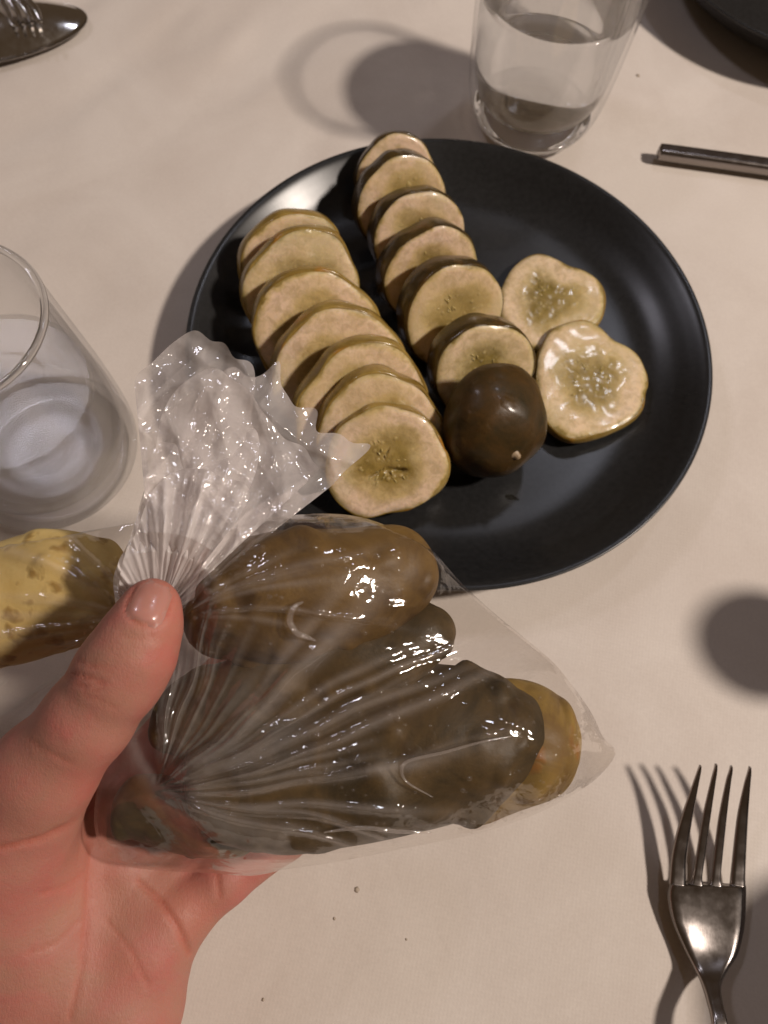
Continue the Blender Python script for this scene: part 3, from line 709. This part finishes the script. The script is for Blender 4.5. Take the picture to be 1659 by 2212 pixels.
# brine droplets on the plate
def blob(px, py, z, rx, ry, h, parent=None, name='brine_drop'):
    c = at(px, py, z); na_, nr_ = 20, 6; V = []
    rs = np.random.RandomState(int(px)); ph = rs.rand(3) * 6
    for i in range(nr_ + 1):
        r2 = i / nr_
        for j in range(na_):
            a = j / na_ * 6.283; k_ = 1 + .2 * math.sin(2 * a + ph[0]) + .15 * math.sin(3 * a + ph[1])
            V.append(c + np.array([rx * r2 * math.cos(a) * k_, ry * r2 * math.sin(a) * k_, h * math.sqrt(max(0, 1 - r2 * r2))]))
    return mesh_obj(name, V, grid_faces(nr_ + 1, na_, False, True).tolist(), MAT_BRINE, parent)
tag(blob(1105, 1075, PZ + .0, .28, .12, .06), 'small smear of brine on the plate below the brown end piece', 'brine drop', 'brine on the plate')
tag(blob(1300, 930, PZ + .0, .5, .25, .18), 'brine puddle at the near edge of the glossy loose slice', 'brine drop', 'brine on the plate')

# ------------------------------------------------------------------ whole pickles inside the bag (camera-facing coordinates, cm)
def poly_mask_dist(px, py, poly):
    poly = np.array(poly, float); x1, y1 = poly[:, 0], poly[:, 1]; x2, y2 = np.roll(x1, -1), np.roll(y1, -1)
    ins = np.zeros(px.shape, bool)
    for a, b, c, d in zip(x1, y1, x2, y2):
        cond = ((b > py) != (d > py)) & (px < (c - a) * (py - b) / (d - b + 1e-12) + a)
        ins ^= cond
    return ins
BASE_D = 19.7
def base_dep(px, py): return BASE_D + 0.0004 * (np.asarray(px, float) - 700)
PKV = []
PK = [  # px0,py0,px1,py1, radius cm, dh (toward camera), material, label
    (520, 1312, 822, 1250, 1.62, 0.15, MAT_WHOLE_BROWN, 'amber brown whole pickle at the top of the bag, nearest the knot'),
    (430, 1560, 880, 1385, 1.42, -0.20, MAT_WHOLE_DARK, 'very dark pickle wedged in the middle of the bag'),
    (560, 1664, 1030, 1586, 2.02, 0.0, MAT_WHOLE_DARK, 'largest dark whole pickle along the bottom of the bag'),
    (1000, 1612, 1132, 1598, 1.62, -0.45, MAT_WHOLE_OLIVE, 'olive brown pickle with a yellow edge at the right tip of the bag'),
    (310, 1745, 500, 1790, 0.85, -0.30, MAT_WHOLE_DARK, 'small dark pickle pressed against the palm at the left of the bag'),
]
for i, (x0, y0, x1, y1, r_, dh, mt_, lab) in enumerate(PK):
    a = atd(x0, y0, base_dep(x0, y0) - dh); b = atd(x1, y1, base_dep(x1, y1) - dh)
    L = np.linalg.norm(b - a) / 2 + r_ * 0.92
    v, f, _ = whole_pickle('whole_pickle', lab, (a + b) / 2, b - a, L, r_, mt_, 60 + i, power=3.2)
    PKV.append(v); o = mesh_obj('whole_pickle', v, f, mt_); tag(o, lab, 'pickle', 'whole pickles inside the bag')

SIL = [(430, 1235), (470, 1180), (540, 1130), (620, 1114), (700, 1109), (780, 1117), (850, 1142), (925, 1180), (1000, 1262), (1080, 1335), (1190, 1425), (1240, 1485), (1278, 1540), (1303, 1592), (1330, 1628), (1290, 1680), (1230, 1722), (1150, 1762), (1050, 1796), (960, 1816), (850, 1838), (740, 1860), (620, 1878), (540, 1892), (450, 1886), (330, 1880), (258, 1866), (215, 1830), (203, 1760), (215, 1690), (255, 1600), (300, 1520), (335, 1400), (350, 1300), (385, 1250)]
def dens(poly, n):
    P = np.array(poly + [poly[0]], float); q = smooth_profile(P, 6); d = np.r_[0, np.cumsum(np.linalg.norm(np.diff(q, axis=0), axis=1))]
    t = np.linspace(0, d[-1], n, endpoint=False); return np.stack([np.interp(t, d, q[:, 0]), np.interp(t, d, q[:, 1])], -1)
def membrane(poly, vlist, bdep, step=7.0, sign=1, iters=900, puff=0.0, off=0.11):
    sil = dens(poly, 400)
    x0, y0 = sil.min(0) - 15; x1, y1 = sil.max(0) + 15
    gx = np.arange(x0, x1, step); gy = np.arange(y0, y1, step); GX, GY = np.meshgrid(gx, gy, indexing='ij')
    ins = poly_mask_dist(GX, GY, sil)
    obs = np.full(GX.shape, -9.0); P = np.stack([GX, GY], -1)
    for v_ in vlist:
        q = v_ - C0; dz = q @ Cf; vx = CX + F_ * (q @ Cr) / dz; vy = CY - F_ * (q @ Cu) / dz
        hh = sign * (bdep(vx, vy) - dz)
        ii = np.round((vx - x0) / step).astype(int); jj = np.round((vy - y0) / step).astype(int)
        ok = (ii >= 2) & (jj >= 2) & (ii < GX.shape[0] - 2) & (jj < GX.shape[1] - 2)
        for di in (-2, -1, 0, 1, 2):
            for dj in (-2, -1, 0, 1, 2): np.maximum.at(obs, (ii[ok] + di, jj[ok] + dj), hh[ok] + 0.03)
    h = np.where(ins, np.maximum(obs, 0.3), 0.0)
    for _ in range(iters):
        av = 0.25 * (np.roll(h, 1, 0) + np.roll(h, -1, 0) + np.roll(h, 1, 1) + np.roll(h, -1, 1)) + puff
        h = np.where(ins, np.maximum(obs, av), 0.0)
    for _ in range(2):
        av = 0.25 * (np.roll(h, 1, 0) + np.roll(h, -1, 0) + np.roll(h, 1, 1) + np.roll(h, -1, 1)); h = np.where(ins, np.maximum(0.5 * h + 0.5 * av, obs), 0)
    def samp(px, py):
        fx = np.clip((px - x0) / step, 0, len(gx) - 1.001); fy = np.clip((py - y0) / step, 0, len(gy) - 1.001)
        i = fx.astype(int); j = fy.astype(int); a = fx - i; b = fy - j
        return (h[i, j] * (1 - a) * (1 - b) + h[i + 1, j] * a * (1 - b) + h[i, j + 1] * (1 - a) * b + h[i + 1, j + 1] * a * b) + off
    return samp
def rays(px, py, org, specs, px_cm=84.0):
    """ridges fanning out from org; returns height, milkiness"""
    PW = np.stack([px, py], -1); wpx = 10 * SN(0.011, 8, 2, 91)(PW) + 3 * SN(0.035, 8, 2, 92)(PW); wpy = 10 * SN(0.011, 8, 2, 93)(PW) + 3 * SN(0.035, 8, 2, 94)(PW)
    dx_ = px + wpx - org[0]; dy_ = -(py + wpy - org[1]); rad_ = np.hypot(dx_, dy_); ang = np.degrees(np.arctan2(dy_, dx_))
    H = np.zeros_like(px); K = np.zeros_like(px)
    for (a0, curve, wid, r0, r1, amp, mk) in specs:
        aa = a0 + curve * (rad_ / 500.0)
        d = np.abs((ang - aa + 180) % 360 - 180) * np.pi / 180 * rad_
        ww = wid * (0.45 + 0.75 * np.clip(rad_ / 500, 0, 1.2))
        prof_ = np.exp(-(d / ww) ** 2)
        fade = np.clip((rad_ - r0) / 60, 0, 1) * np.clip((r1 - rad_) / (0.35 * r1), 0, 1)
        H += amp * prof_ * fade; K = np.maximum(K, mk * prof_ ** 0.8 * fade)
    return H, K
def bag_shell(poly, centre, samp_f, samp_b, nphi, nrho, ridge, depfun, name, parent, material):
    sil = dens(poly, nphi); c = np.array(centre, float)
    t = np.linspace(0, 1, nrho); t = 1 - (1 - t) ** 1.25
    PXY = c + (sil[:, None, :] - c) * t[None, :, None]
    px, py = PXY[..., 0], PXY[..., 1]
    edge = np.clip((1 - t) / 0.016, 0, 1)[None]
    hf = samp_f(px, py) * edge ** 0.6; H, K = ridge(px, py)
    fine = 0.012 * SN(0.05, 16, 2, 5)(PXY) + 0.045 * SN(0.018, 10, 2, 6).ridged(PXY * [0.7, 1.2]) + 0.006 * SN(0.10, 16, 2, 15).ridged(PXY)
    hf = hf + (H + fine) * edge
    hb = samp_b(px, py) * edge ** 0.6 + 0.02 * SN(0.03, 12, 2, 8)(PXY) * edge
    dp = depfun(px, py)
    Vf = cam_pts(px, py, dp - hf); Vb = cam_pts(px, py, dp + hb)
    nv = nphi * nrho
    ff = grid_faces(nphi, nrho, True, False); fb = ff[:, ::-1] + nv
    mesh_obj(name, Vf.reshape(-1, 3), ff, material, parent, attrs={'milk': K.ravel()})
    return Vf, Vb, K, (ff)

bag = empty('plastic_bag', atd(640, 1600, 22.5), 'crumpled clear plastic bag of whole pickles held in the hand', 'plastic bag')
sf = membrane(SIL, PKV, base_dep, sign=1); sb = membrane(SIL, PKV, base_dep, sign=-1, iters=500)
rs = np.random.RandomState(21)
specs1 = []
G = (338, 1712)
for k in range(46):      # fan from the gathered fold near the palm
    a0 = rs.uniform(-24, 92); big = rs.rand() < 0.30
    specs1.append((a0, rs.uniform(-6, 6), rs.uniform(13, 26) if big else rs.uniform(3.5, 8), rs.uniform(0, 60), rs.uniform(380, 980) if a0 < 45 else rs.uniform(300, 520), rs.uniform(0.05, 0.13) if big else rs.uniform(0.03, 0.08), rs.uniform(0.35, 0.75) if big else rs.uniform(0.25, 0.7)))
specs1 += [(38, 4, 20, 10, 760, .14, .8), (45, 3, 12, 10, 700, .1, .7), (14, 4, 9, 20, 950, .1, .65), (2, 4, 10, 20, 800, .1, .7), (-8, 3, 9, 20, 700, .1, .7), (62, 10, 14, 10, 430, .1, .65)]
specs2 = []
for k in range(18):
    specs2.append((rs.uniform(-6, 62), rs.uniform(-12, -2), rs.uniform(4, 11), rs.uniform(0, 40), rs.uniform(300, 560), rs.uniform(0.02, 0.06), rs.uniform(0.2, 0.55)))
BAND = [(300, 1545), (268, 1590), (290, 1650), (335, 1708), (400, 1750), (480, 1778), (600, 1805)]
def ridge_main(px, py):
    H1, K1 = rays(px, py, G, specs1); H2, K2 = rays(px, py, (385, 1335), specs2)
    P = np.stack([px, py], -1); d = np.full(px.shape, 1e9)
    for a, b in zip(BAND[:-1], BAND[1:]): d = np.minimum(d, seg2(P, a, b))
    Kb = 0.6 * np.exp(-(d / 24) ** 4); Hb = 0.28 * np.exp(-(d / 30) ** 2)
    gat = np.exp(-((px - G[0]) ** 2 + (py - G[1]) ** 2) / 110 ** 2)
    # band along the left silhouette (film gathered in the palm)
    return H1 + H2 + Hb, np.clip(np.maximum(np.maximum(K1, K2), np.maximum(Kb * 1.2, gat * 0.22)), 0, 1.2)
Vf, Vb, K, ff = bag_shell(SIL, (640, 1500), sf, sb, 900, 170, ridge_main, base_dep, 'front_film', bag, MAT_FILM)
nb = Vb[::3, ::3]
mesh_obj('back_film', nb.reshape(-1, 3), grid_faces(nb.shape[0], nb.shape[1], True, False)[:, ::-1], MAT_FILM, bag, attrs={'milk': np.full(nb.shape[0] * nb.shape[1], 0.05)})
# sharp folds standing out of the film
def fold(pts, rad, name='fold', lift=0.05):
    q = smooth_profile(pts, 10); h = sf(q[:, 0], q[:, 1]); H, _ = ridge_main(q[:, 0], q[:, 1])
    P = cam_pts(q[:, 0], q[:, 1], base_dep(q[:, 0], q[:, 1]) - h - H - lift)
    n_ = len(q); r3 = rad * np.sin(np.linspace(0.12, math.pi - 0.12, n_)) ** 0.6
    v, f = tube(P, r3, 8); mesh_obj(name, v, f, MAT_FILM, bag, attrs={'milk': np.full(len(v), 0.4)})
fold([(655, 1300), (635, 1312), (626, 1340), (640, 1366), (662, 1376), (682, 1384)], 0.075)
fold([(1108, 1590), (1040, 1603), (960, 1625), (885, 1643), (868, 1662), (880, 1690), (935, 1722)], 0.04)
fold([(700, 1798), (780, 1788), (860, 1796), (930, 1798)], 0.05)
# droplets and bubbles caught under the film
V, Fc, MK = [], [], []
for k in range(150):
    if k < 110: px, py = rs.uniform(620, 1180), rs.uniform(1480, 1800)
    else: px, py = rs.uniform(420, 900), rs.uniform(1180, 1420)
    if not poly_mask_dist(np.array([px]), np.array([py]), dens(SIL, 200))[0]: continue
    r3 = rs.choice([.03, .045, .07, .1], p=[.5, .3, .15, .05])
    c = cam_pts(np.array(px), np.array(py), base_dep(px, py) - sf(np.array([px]), np.array([py]))[0] - 0.02)
    o0 = len(V)
    for i in range(5):
        la = i / 4 * 1.5
        for j in range(8):
            a = j / 8 * 6.283
            V.append(c + r3 * (math.cos(la) * (math.cos(a) * Cr + math.sin(a) * Cu * 0.8) - 0.7 * math.sin(la) * Cf))
    Fc += grid_faces(5, 8, False, True, o0).tolist()
b_ = mesh_obj('bubbles', V, Fc, MAT_FILM, bag, attrs={'milk': np.full(len(V), 0.1)}); b_['kind'] = 'stuff'

# twisted open end of the bag: overlapping crumpled sheets fanning from the neck
NK = (338, 1345)
TAILS = [
    ([(250, 1330), (248, 1240), (285, 1150), (308, 1080), (318, 980), (300, 890), (292, 810), (330, 775), (375, 735), (425, 722), (480, 742), (520, 780), (552, 806), (545, 900), (560, 990), (520, 1090), (470, 1180), (430, 1240), (400, 1330)], 18.4, 1),
    ([(262, 1335), (270, 1230), (320, 1100), (380, 980), (430, 860), (500, 800), (560, 812), (600, 783), (608, 830), (635, 872), (682, 888), (690, 930), (762, 950), (797, 968), (742, 1020), (705, 1058), (662, 1066), (640, 1058), (600, 1078), (562, 1108), (500, 1155), (440, 1225), (412, 1300), (400, 1335)], 19.1, 2),
    ([(255, 1330), (262, 1230), (300, 1100), (330, 1000), (350, 900), (390, 830), (470, 800), (540, 850), (590, 920), (640, 960), (690, 1010), (640, 1050), (560, 1090), (500, 1140), (440, 1220), (410, 1330)], 17.8, 3),
    ([(256, 1335), (255, 1220), (290, 1160), (330, 1060), (400, 1010), (480, 1030), (540, 1060), (500, 1140), (440, 1215), (405, 1335)], 17.4, 4),
]
for poly, dep, sd in TAILS:
    P = np.array(poly, float); d = np.r_[0, np.cumsum(np.linalg.norm(np.diff(P, axis=0), axis=1))]
    nphi, nrho = 420, 190
    P = smooth_profile(P, 8); d = np.r_[0, np.cumsum(np.linalg.norm(np.diff(P, axis=0), axis=1))]
    t = np.linspace(0, d[-1], nphi); sil = np.stack([np.interp(t, d, P[:, 0]), np.interp(t, d, P[:, 1])], -1)
    rs2 = np.random.RandomState(sd); jag = SN(0.05, 12, 1, sd)(sil.sum(1)[:, None])
    rvec = sil - NK; L = np.linalg.norm(rvec, axis=1); edgej = np.where(L > 250, 5 * jag, 1.5 * jag)
    sil = NK + rvec * (1 + edgej / np.maximum(L, 60))[:, None]
    tt = np.linspace(0, 1, nrho); PXY = np.array(NK) + (sil[:, None] - NK) * tt[None, :, None]
    px, py = PXY[..., 0], PXY[..., 1]; rad_ = np.hypot(px - NK[0], py - NK[1]); ang = np.arctan2(-(py - NK[1]), px - NK[0])
    fan = SN(16, 10, 1, sd + 10)(ang[..., None]) + 0.8 * SN(38, 10, 1, sd + 11)(ang[..., None] + 0.02 * np.sin(rad_[..., None] / 70))
    RA = np.stack([ang * 330, rad_ * 0.35], -1); cr1 = SN(0.045, 9, 2, sd + 12).ridged(RA + 12 * np.sin(PXY / 47)); cr2 = SN(0.12, 10, 2, sd + 13).ridged(RA); big = SN(0.012, 6, 2, sd + 14)(PXY)
    g = np.clip(rad_ / 250, 0.15, 1)
    cr3 = SN(0.022, 7, 2, sd + 21).ridged(PXY + 20 * np.sin(PXY[..., ::-1] / 61)); cr4 = SN(0.055, 9, 2, sd + 22).ridged(PXY)
    h = 0.13 * fan * np.clip(1.15 - rad_ / 420, 0.12, 1) * g + (0.06 * cr1 + 0.010 * cr2 + (0.16 * cr3 + 0.035 * cr4) * np.clip(rad_ / 300, 0, 1)) * g + 0.5 * big * np.clip(rad_ / 400, 0, 1)
    dp = dep + (rad_ / 600) * 1.2 * (1 if sd != 2 else 1.4)
    dp = np.maximum(dp, 19.3 - rad_ / 130.0)
    V = cam_pts(px, py, dp - h)
    mk = np.clip(0.25 + 0.28 * fan * np.clip(1.2 - rad_ / 500, 0, 1) + 0.22 * cr1 + 0.75 * np.clip(1 - rad_ / 380, 0, 1), 0, 1.1)
    mesh_obj('twisted_end', V.reshape(-1, 3), grid_faces(nphi, nrho), MAT_TAIL, bag, attrs={'milk': mk.ravel()})

# second bag behind the thumb, with one pale pickle
bag2 = empty('plastic_bag', atd(60, 1400, 24), 'second clear plastic bag with a pale yellow pickle, behind the thumb at the left edge', 'plastic bag')
SIL2 = [(-160, 1260), (-80, 1205), (0, 1178), (80, 1164), (150, 1153), (230, 1140), (310, 1130), (345, 1180), (330, 1260), (290, 1330), (220, 1420), (150, 1500), (70, 1580), (0, 1650), (-100, 1720), (-220, 1700), (-240, 1450)]
PK2 = [(-60, 1330, 130, 1290, 1.62, 0.0)]
BD2 = 21.6
a = atd(-60, 1330, BD2); b = atd(170, 1282, BD2)
v, f, _ = whole_pickle('p', '', (a + b) / 2, b - a, np.linalg.norm(b - a) / 2 + 1.62, 1.66, MAT_WHOLE_YEL, 90, power=2.8)
o = mesh_obj('whole_pickle', v, f, MAT_WHOLE_YEL); tag(o, 'pale yellow pickle with green and orange spots, left of the thumb', 'pickle')
BASE_D = BD2
sf2 = membrane(SIL2, [v], lambda x, y: BD2 + 0 * x, iters=300)
specs3 = [(rs.uniform(130, 235), rs.uniform(-8, 8), rs.uniform(4, 12), rs.uniform(0, 50), rs.uniform(250, 520), rs.uniform(.03, .08), rs.uniform(.2, .6)) for k in range(22)]
Vf, Vb, K, ff = bag_shell(SIL2, (60, 1380), sf2, sf2, 360, 80, lambda px, py: rays(px, py, (300, 1330), specs3), lambda px, py: BD2 + 0 * px, 'front_film', bag2, MAT_FILM)
nb = Vb[::2, ::2]
mesh_obj('back_film', nb.reshape(-1, 3), grid_faces(nb.shape[0], nb.shape[1], True, False)[:, ::-1], MAT_FILM, bag2, attrs={'milk': np.full(nb.shape[0] * nb.shape[1], 0.05)})
BASE_D = 19.7

# ------------------------------------------------------------------ hand (signed distance field -> one continuous surface)
def cpt(px, py, dep): return np.array([(px - CX) / F_ * dep, -(py - CY) / F_ * dep, -dep])
def smin(a, b, k):
    h = np.clip(0.5 + 0.5 * (b - a) / k, 0, 1); return b * (1 - h) + a * h - k * h * (1 - h)
def cone(P, a, b, ra, rb, flat=None):
    ab = b - a; t = np.clip(((P - a) @ ab) / (ab @ ab), 0, 1)
    t = t.astype(np.float32)
    d = P - a - t[..., None] * ab
    return np.linalg.norm(d, axis=-1) - (ra + (rb - ra) * t)
def chain(P, pts, k=0.25):
    o = None
    for p, q in zip(pts[:-1], pts[1:]):
        d = cone(P, cpt(*p[:3]).astype(np.float32), cpt(*q[:3]).astype(np.float32), p[3], q[3]); o = d if o is None else smin(o, d, k)
    return o
THUMB = [(330, 1306, 17.75, .62), (318, 1345, 17.65, .76), (290, 1408, 17.65, .91), (254, 1462, 17.75, .97), (190, 1555, 18.0, 1.02), (95, 1668, 18.6, 1.22), (10, 1810, 19.6, 1.7), (-90, 2040, 20.6, 2.0)]
FING = [
    [(230, 1760, 21.6, .95), (400, 1560, 22.9, .88), (560, 1400, 23.1, .80), (660, 1310, 22.6, .68)],
    [(270, 1850, 21.6, 1.0), (500, 1680, 22.9, .92), (690, 1540, 23.2, .84), (800, 1470, 22.7, .70)],
    [(320, 1920, 21.6, .98), (540, 1790, 22.7, .86), (710, 1690, 23.0, .78), (810, 1630, 22.6, .68)],
    [(365, 1985, 21.3, .92), (482, 1893, 21.6, .78), (610, 1810, 22.2, .68), (690, 1760, 22.1, .60)],
]
PALM = [
    [(-60, 2420, 21.2, 2.2), (40, 2050, 20.9, 1.75), (110, 1860, 20.9, 1.35), (200, 1760, 21.4, 1.0)],
    [(40, 2440, 21.3, 2.2), (170, 2100, 21.0, 1.6), (260, 1880, 21.5, 1.15)],
    [(130, 2440, 21.3, 2.1), (245, 2150, 21.1, 1.55), (318, 1960, 21.5, 1.12)],
    [(140, 2460, 21.2, 2.0), (262, 2190, 20.95, 1.42), (325, 2045, 21.0, 1.08), (372, 1985, 21.2, .92)],
    [(20, 1900, 20.2, 1.6), (90, 2010, 20.7, 1.6), (60, 2300, 21.0, 2.0)],
]
step = 0.085
ext = np.array([[-12.8, -19.8, -24.3], [-1.2, -0.9, -16.2]])
gx, gy, gz = [np.arange(ext[0, i], ext[1, i], step, dtype=np.float32) for i in range(3)]
GX, GY, GZ = np.meshgrid(gx, gy, gz, indexing='ij'); PG = np.stack([GX, GY, GZ], -1)
D = chain(PG, THUMB, 0.35)
pal = None
for c_ in PALM:
    d = chain(PG, c_, 0.5); pal = d if pal is None else smin(pal, d, 0.75)
D = smin(D, pal, 0.55)
fg = None
for c_ in FING:
    d = chain(PG, c_, 0.18); fg = d if fg is None else smin(fg, d, 0.10)
D = smin(D, fg, 0.45)
px = CX + F_ * GX / -GZ; py = CY - F_ * GY / -GZ
CREASES = [([(-60, 1845), (20, 1828), (90, 1812), (150, 1783), (212, 1738)], 7, .07), ([(196, 1830), (190, 1900), (186, 1990), (176, 2090), (150, 2200)], 7, .035), ([(300, 1905), (350, 1952), (385, 2005), (408, 2058)], 7, .07), ([(452, 1862), (470, 1895), (474, 1935)], 5, .05),
           ([(150, 1452), (185, 1462), (225, 1478)], 4.5, .05), ([(170, 1428), (205, 1440), (235, 1447)], 4, .03), ([(262, 1372), (295, 1382), (335, 1380)], 4, .02), ([(272, 1318), (283, 1338), (302, 1350), (325, 1353), (348, 1342), (366, 1318), (376, 1288)], 4.5, .05), ([(272, 1318), (278, 1290), (292, 1265)], 4, .04), ([(178, 1500), (215, 1512), (248, 1530)], 4, .02), ([(118, 1440), (150, 1470), (180, 1482), (215, 1492)], 4, .03), ([(60, 1600), (110, 1630), (150, 1650)], 5, .02), ([(90, 1930), (140, 1915), (190, 1880)], 5, .03), ([(60, 2060), (120, 2040), (170, 1990)], 5, .025), ([(230, 1990), (280, 2050), (320, 2130)], 5, .03)]
def crease_val(px, py, wmul=1.0):
    P = np.stack([px, py], -1); tot = np.zeros(px.shape, np.float32); dd = np.zeros(px.shape, np.float32)
    for pts, wpx, dep in CREASES:
        d = np.full(px.shape, 1e9)
        for a, b in zip(pts[:-1], pts[1:]): d = np.minimum(d, seg2(P, a, b))
        e = np.exp(-(d / (wpx * wmul)) ** 2); tot = np.maximum(tot, e * min(1, dep / 0.05)); dd = np.maximum(dd, e * dep)
    return tot, dd
def surface_nets(Dv):
    s = Dv < 0; nx_, ny_, nz_ = Dv.shape
    cs = s[:-1, :-1, :-1].astype(np.int8)
    tot = np.zeros((nx_ - 1, ny_ - 1, nz_ - 1), np.int8)
    for i in (0, 1):
        for j in (0, 1):
            for k in (0, 1): tot += s[i:nx_ - 1 + i, j:ny_ - 1 + j, k:nz_ - 1 + k]
    act = (tot > 0) & (tot < 8); idx = -np.ones(act.shape, np.int64); cells = np.argwhere(act); idx[act] = np.arange(len(cells))
    acc = np.zeros((len(cells), 3)); cnt = np.zeros(len(cells))
    cor = [(i, j, k) for i in (0, 1) for j in (0, 1) for k in (0, 1)]
    for a in cor:
        for b in cor:
            if sum(b) - sum(a) == 1 and all(y >= x for x, y in zip(a, b)):
                A_ = Dv[cells[:, 0] + a[0], cells[:, 1] + a[1], cells[:, 2] + a[2]]; B_ = Dv[cells[:, 0] + b[0], cells[:, 1] + b[1], cells[:, 2] + b[2]]
                m_ = (A_ < 0) != (B_ < 0); t = np.where(m_, A_ / (A_ - B_ + 1e-12), 0)
                acc += m_[:, None] * (np.array(a) + t[:, None] * (np.array(b) - np.array(a))); cnt += m_
    V = cells + acc / cnt[:, None]
    faces = []
    for ax_ in range(3):
        sl0 = [slice(None)] * 3; sl1 = [slice(None)] * 3; sl0[ax_] = slice(0, -1); sl1[ax_] = slice(1, None)
        ch = s[tuple(sl0)] != s[tuple(sl1)]; e = np.argwhere(ch)
        u, v_ = [(1, 2), (2, 0), (0, 1)][ax_]
        e = e[(e[:, u] > 0) & (e[:, v_] > 0) & (e[:, u] < Dv.shape[u] - 1) & (e[:, v_] < Dv.shape[v_] - 1)]
        inside = s[tuple(e.T)]
        q = []
        for du, dv in ((0, 0), (-1, 0), (-1, -1), (0, -1)):
            c = e.copy(); c[:, u] += du; c[:, v_] += dv; q.append(idx[tuple(c.T)])
        q = np.stack(q, -1); q[~inside] = q[~inside][:, ::-1]; faces.append(q)
    return V, np.concatenate(faces)
Vh, Fh = surface_nets(D)
Vh = Vh * step + ext[0]
# smooth a little, then carve creases along the normals (vertex resolution is finer than the folds)
nbr = np.concatenate([Fh[:, [0, 1]], Fh[:, [1, 2]], Fh[:, [2, 3]], Fh[:, [3, 0]]])
def lap(V, it, w_=0.5):
    for _ in range(it):
        acc = np.zeros_like(V); cnt = np.zeros(len(V))
        np.add.at(acc, nbr[:, 0], V[nbr[:, 1]]); np.add.at(acc, nbr[:, 1], V[nbr[:, 0]]); np.add.at(cnt, nbr[:, 0], 1); np.add.at(cnt, nbr[:, 1], 1)
        V = V * (1 - w_) + w_ * acc / cnt[:, None]
    return V
Vh = lap(Vh, 3)
def vnormals(V, Fq):
    n = np.cross(V[Fq[:, 2]] - V[Fq[:, 0]], V[Fq[:, 3]] - V[Fq[:, 1]]); N_ = np.zeros_like(V)
    for i in range(4): np.add.at(N_, Fq[:, i], n)
    return N_ / (np.linalg.norm(N_, axis=1)[:, None] + 1e-9)
Nh = vnormals(Vh, Fh)
hx = CX + F_ * Vh[:, 0] / -Vh[:, 2]; hy = CY - F_ * Vh[:, 1] / -Vh[:, 2]
front = np.clip(Nh[:, 2] * 2, 0, 1)
cv, cd = crease_val(hx, hy)
Vh = Vh - Nh * (cd * front)[:, None] + Nh * (0.02 * SN(2.2, 10, 3, 77)(Vh))[:, None]
red = np.exp(-(((hx - 190) / 70) ** 2 + ((hy - 1900) / 120) ** 2)) * .5 + np.exp(-(((hx - 400) / 70) ** 2 + ((hy - 1960) / 60) ** 2)) * .8 + np.exp(-(((hx - 370) / 50) ** 2 + ((hy - 1330) / 160) ** 2)) * .7 + np.exp(-(((hx - 200) / 60) ** 2 + ((hy - 1700) / 60) ** 2)) * .6 + np.exp(-(((hx - 270) / 60) ** 2 + ((hy - 2090) / 60) ** 2)) * .5
def cam2world(V): return C0 + V[:, :1] * Cr + V[:, 1:2] * Cu - V[:, 2:3] * Cf
if np.mean(np.sum(Nh * (Vh - Vh.mean(0)), 1)) < 0: Fh = Fh[:, ::-1]
hand = empty('person', atd(50, 2300, 21), 'open left hand from below with thumb up, holding the bag of pickles', 'person')
mesh_obj('hand', cam2world(Vh), Fh, MAT_HAND, hand, attrs={'crease': cv * front, 'red': red})
# thumbnail: a curved plate lifted from the thumb surface
cN = np.array([325, 1302]); axd = unit(np.array([46, -100.])); sdv = np.array([-axd[1], axd[0]])
nu, nv = 26, 30; U = np.linspace(-1, 1, nu); W_ = np.linspace(-1, 1, nv); V = []
front_i = np.where((Nh[:, 2] > 0.0) & (hy < 1500) & (hx > 150))[0]
fp = np.stack([hx[front_i], hy[front_i]], -1); fz = -Vh[front_i, 2]
for u in U:
    for w__ in W_:
        hwid = 40 * (1 - 0.10 * u) * (1 - max(0, abs(u) - 0.55) ** 2 * 1.6)
        p = cN + axd * (u * 44) + sdv * (w__ * hwid) - axd * 10 * (w__ * w__) * (1 if u < 0 else -.4) * abs(u)
        d2 = ((fp - p) ** 2).sum(1); near = np.argsort(d2)[:6]; wgt = 1 / (d2[near] + 4); z = (fz[near] * wgt).sum() / wgt.sum()
        bul = 0.035 * (1 - abs(w__) ** 6) * (1 - max(0, -u - .8) * 4) - 0.01
        V.append(cam_pts(np.array(p[0]), np.array(p[1]), np.array(z - bul)))
V = np.array(V).reshape(nu, nv, 3)
for _ in range(6): V[1:-1, 1:-1] = 0.5 * V[1:-1, 1:-1] + 0.125 * (V[2:, 1:-1] + V[:-2, 1:-1] + V[1:-1, 2:] + V[1:-1, :-2])
mesh_obj('thumbnail', V.reshape(-1, 3), grid_faces(nu, nv), MAT_NAIL, hand)
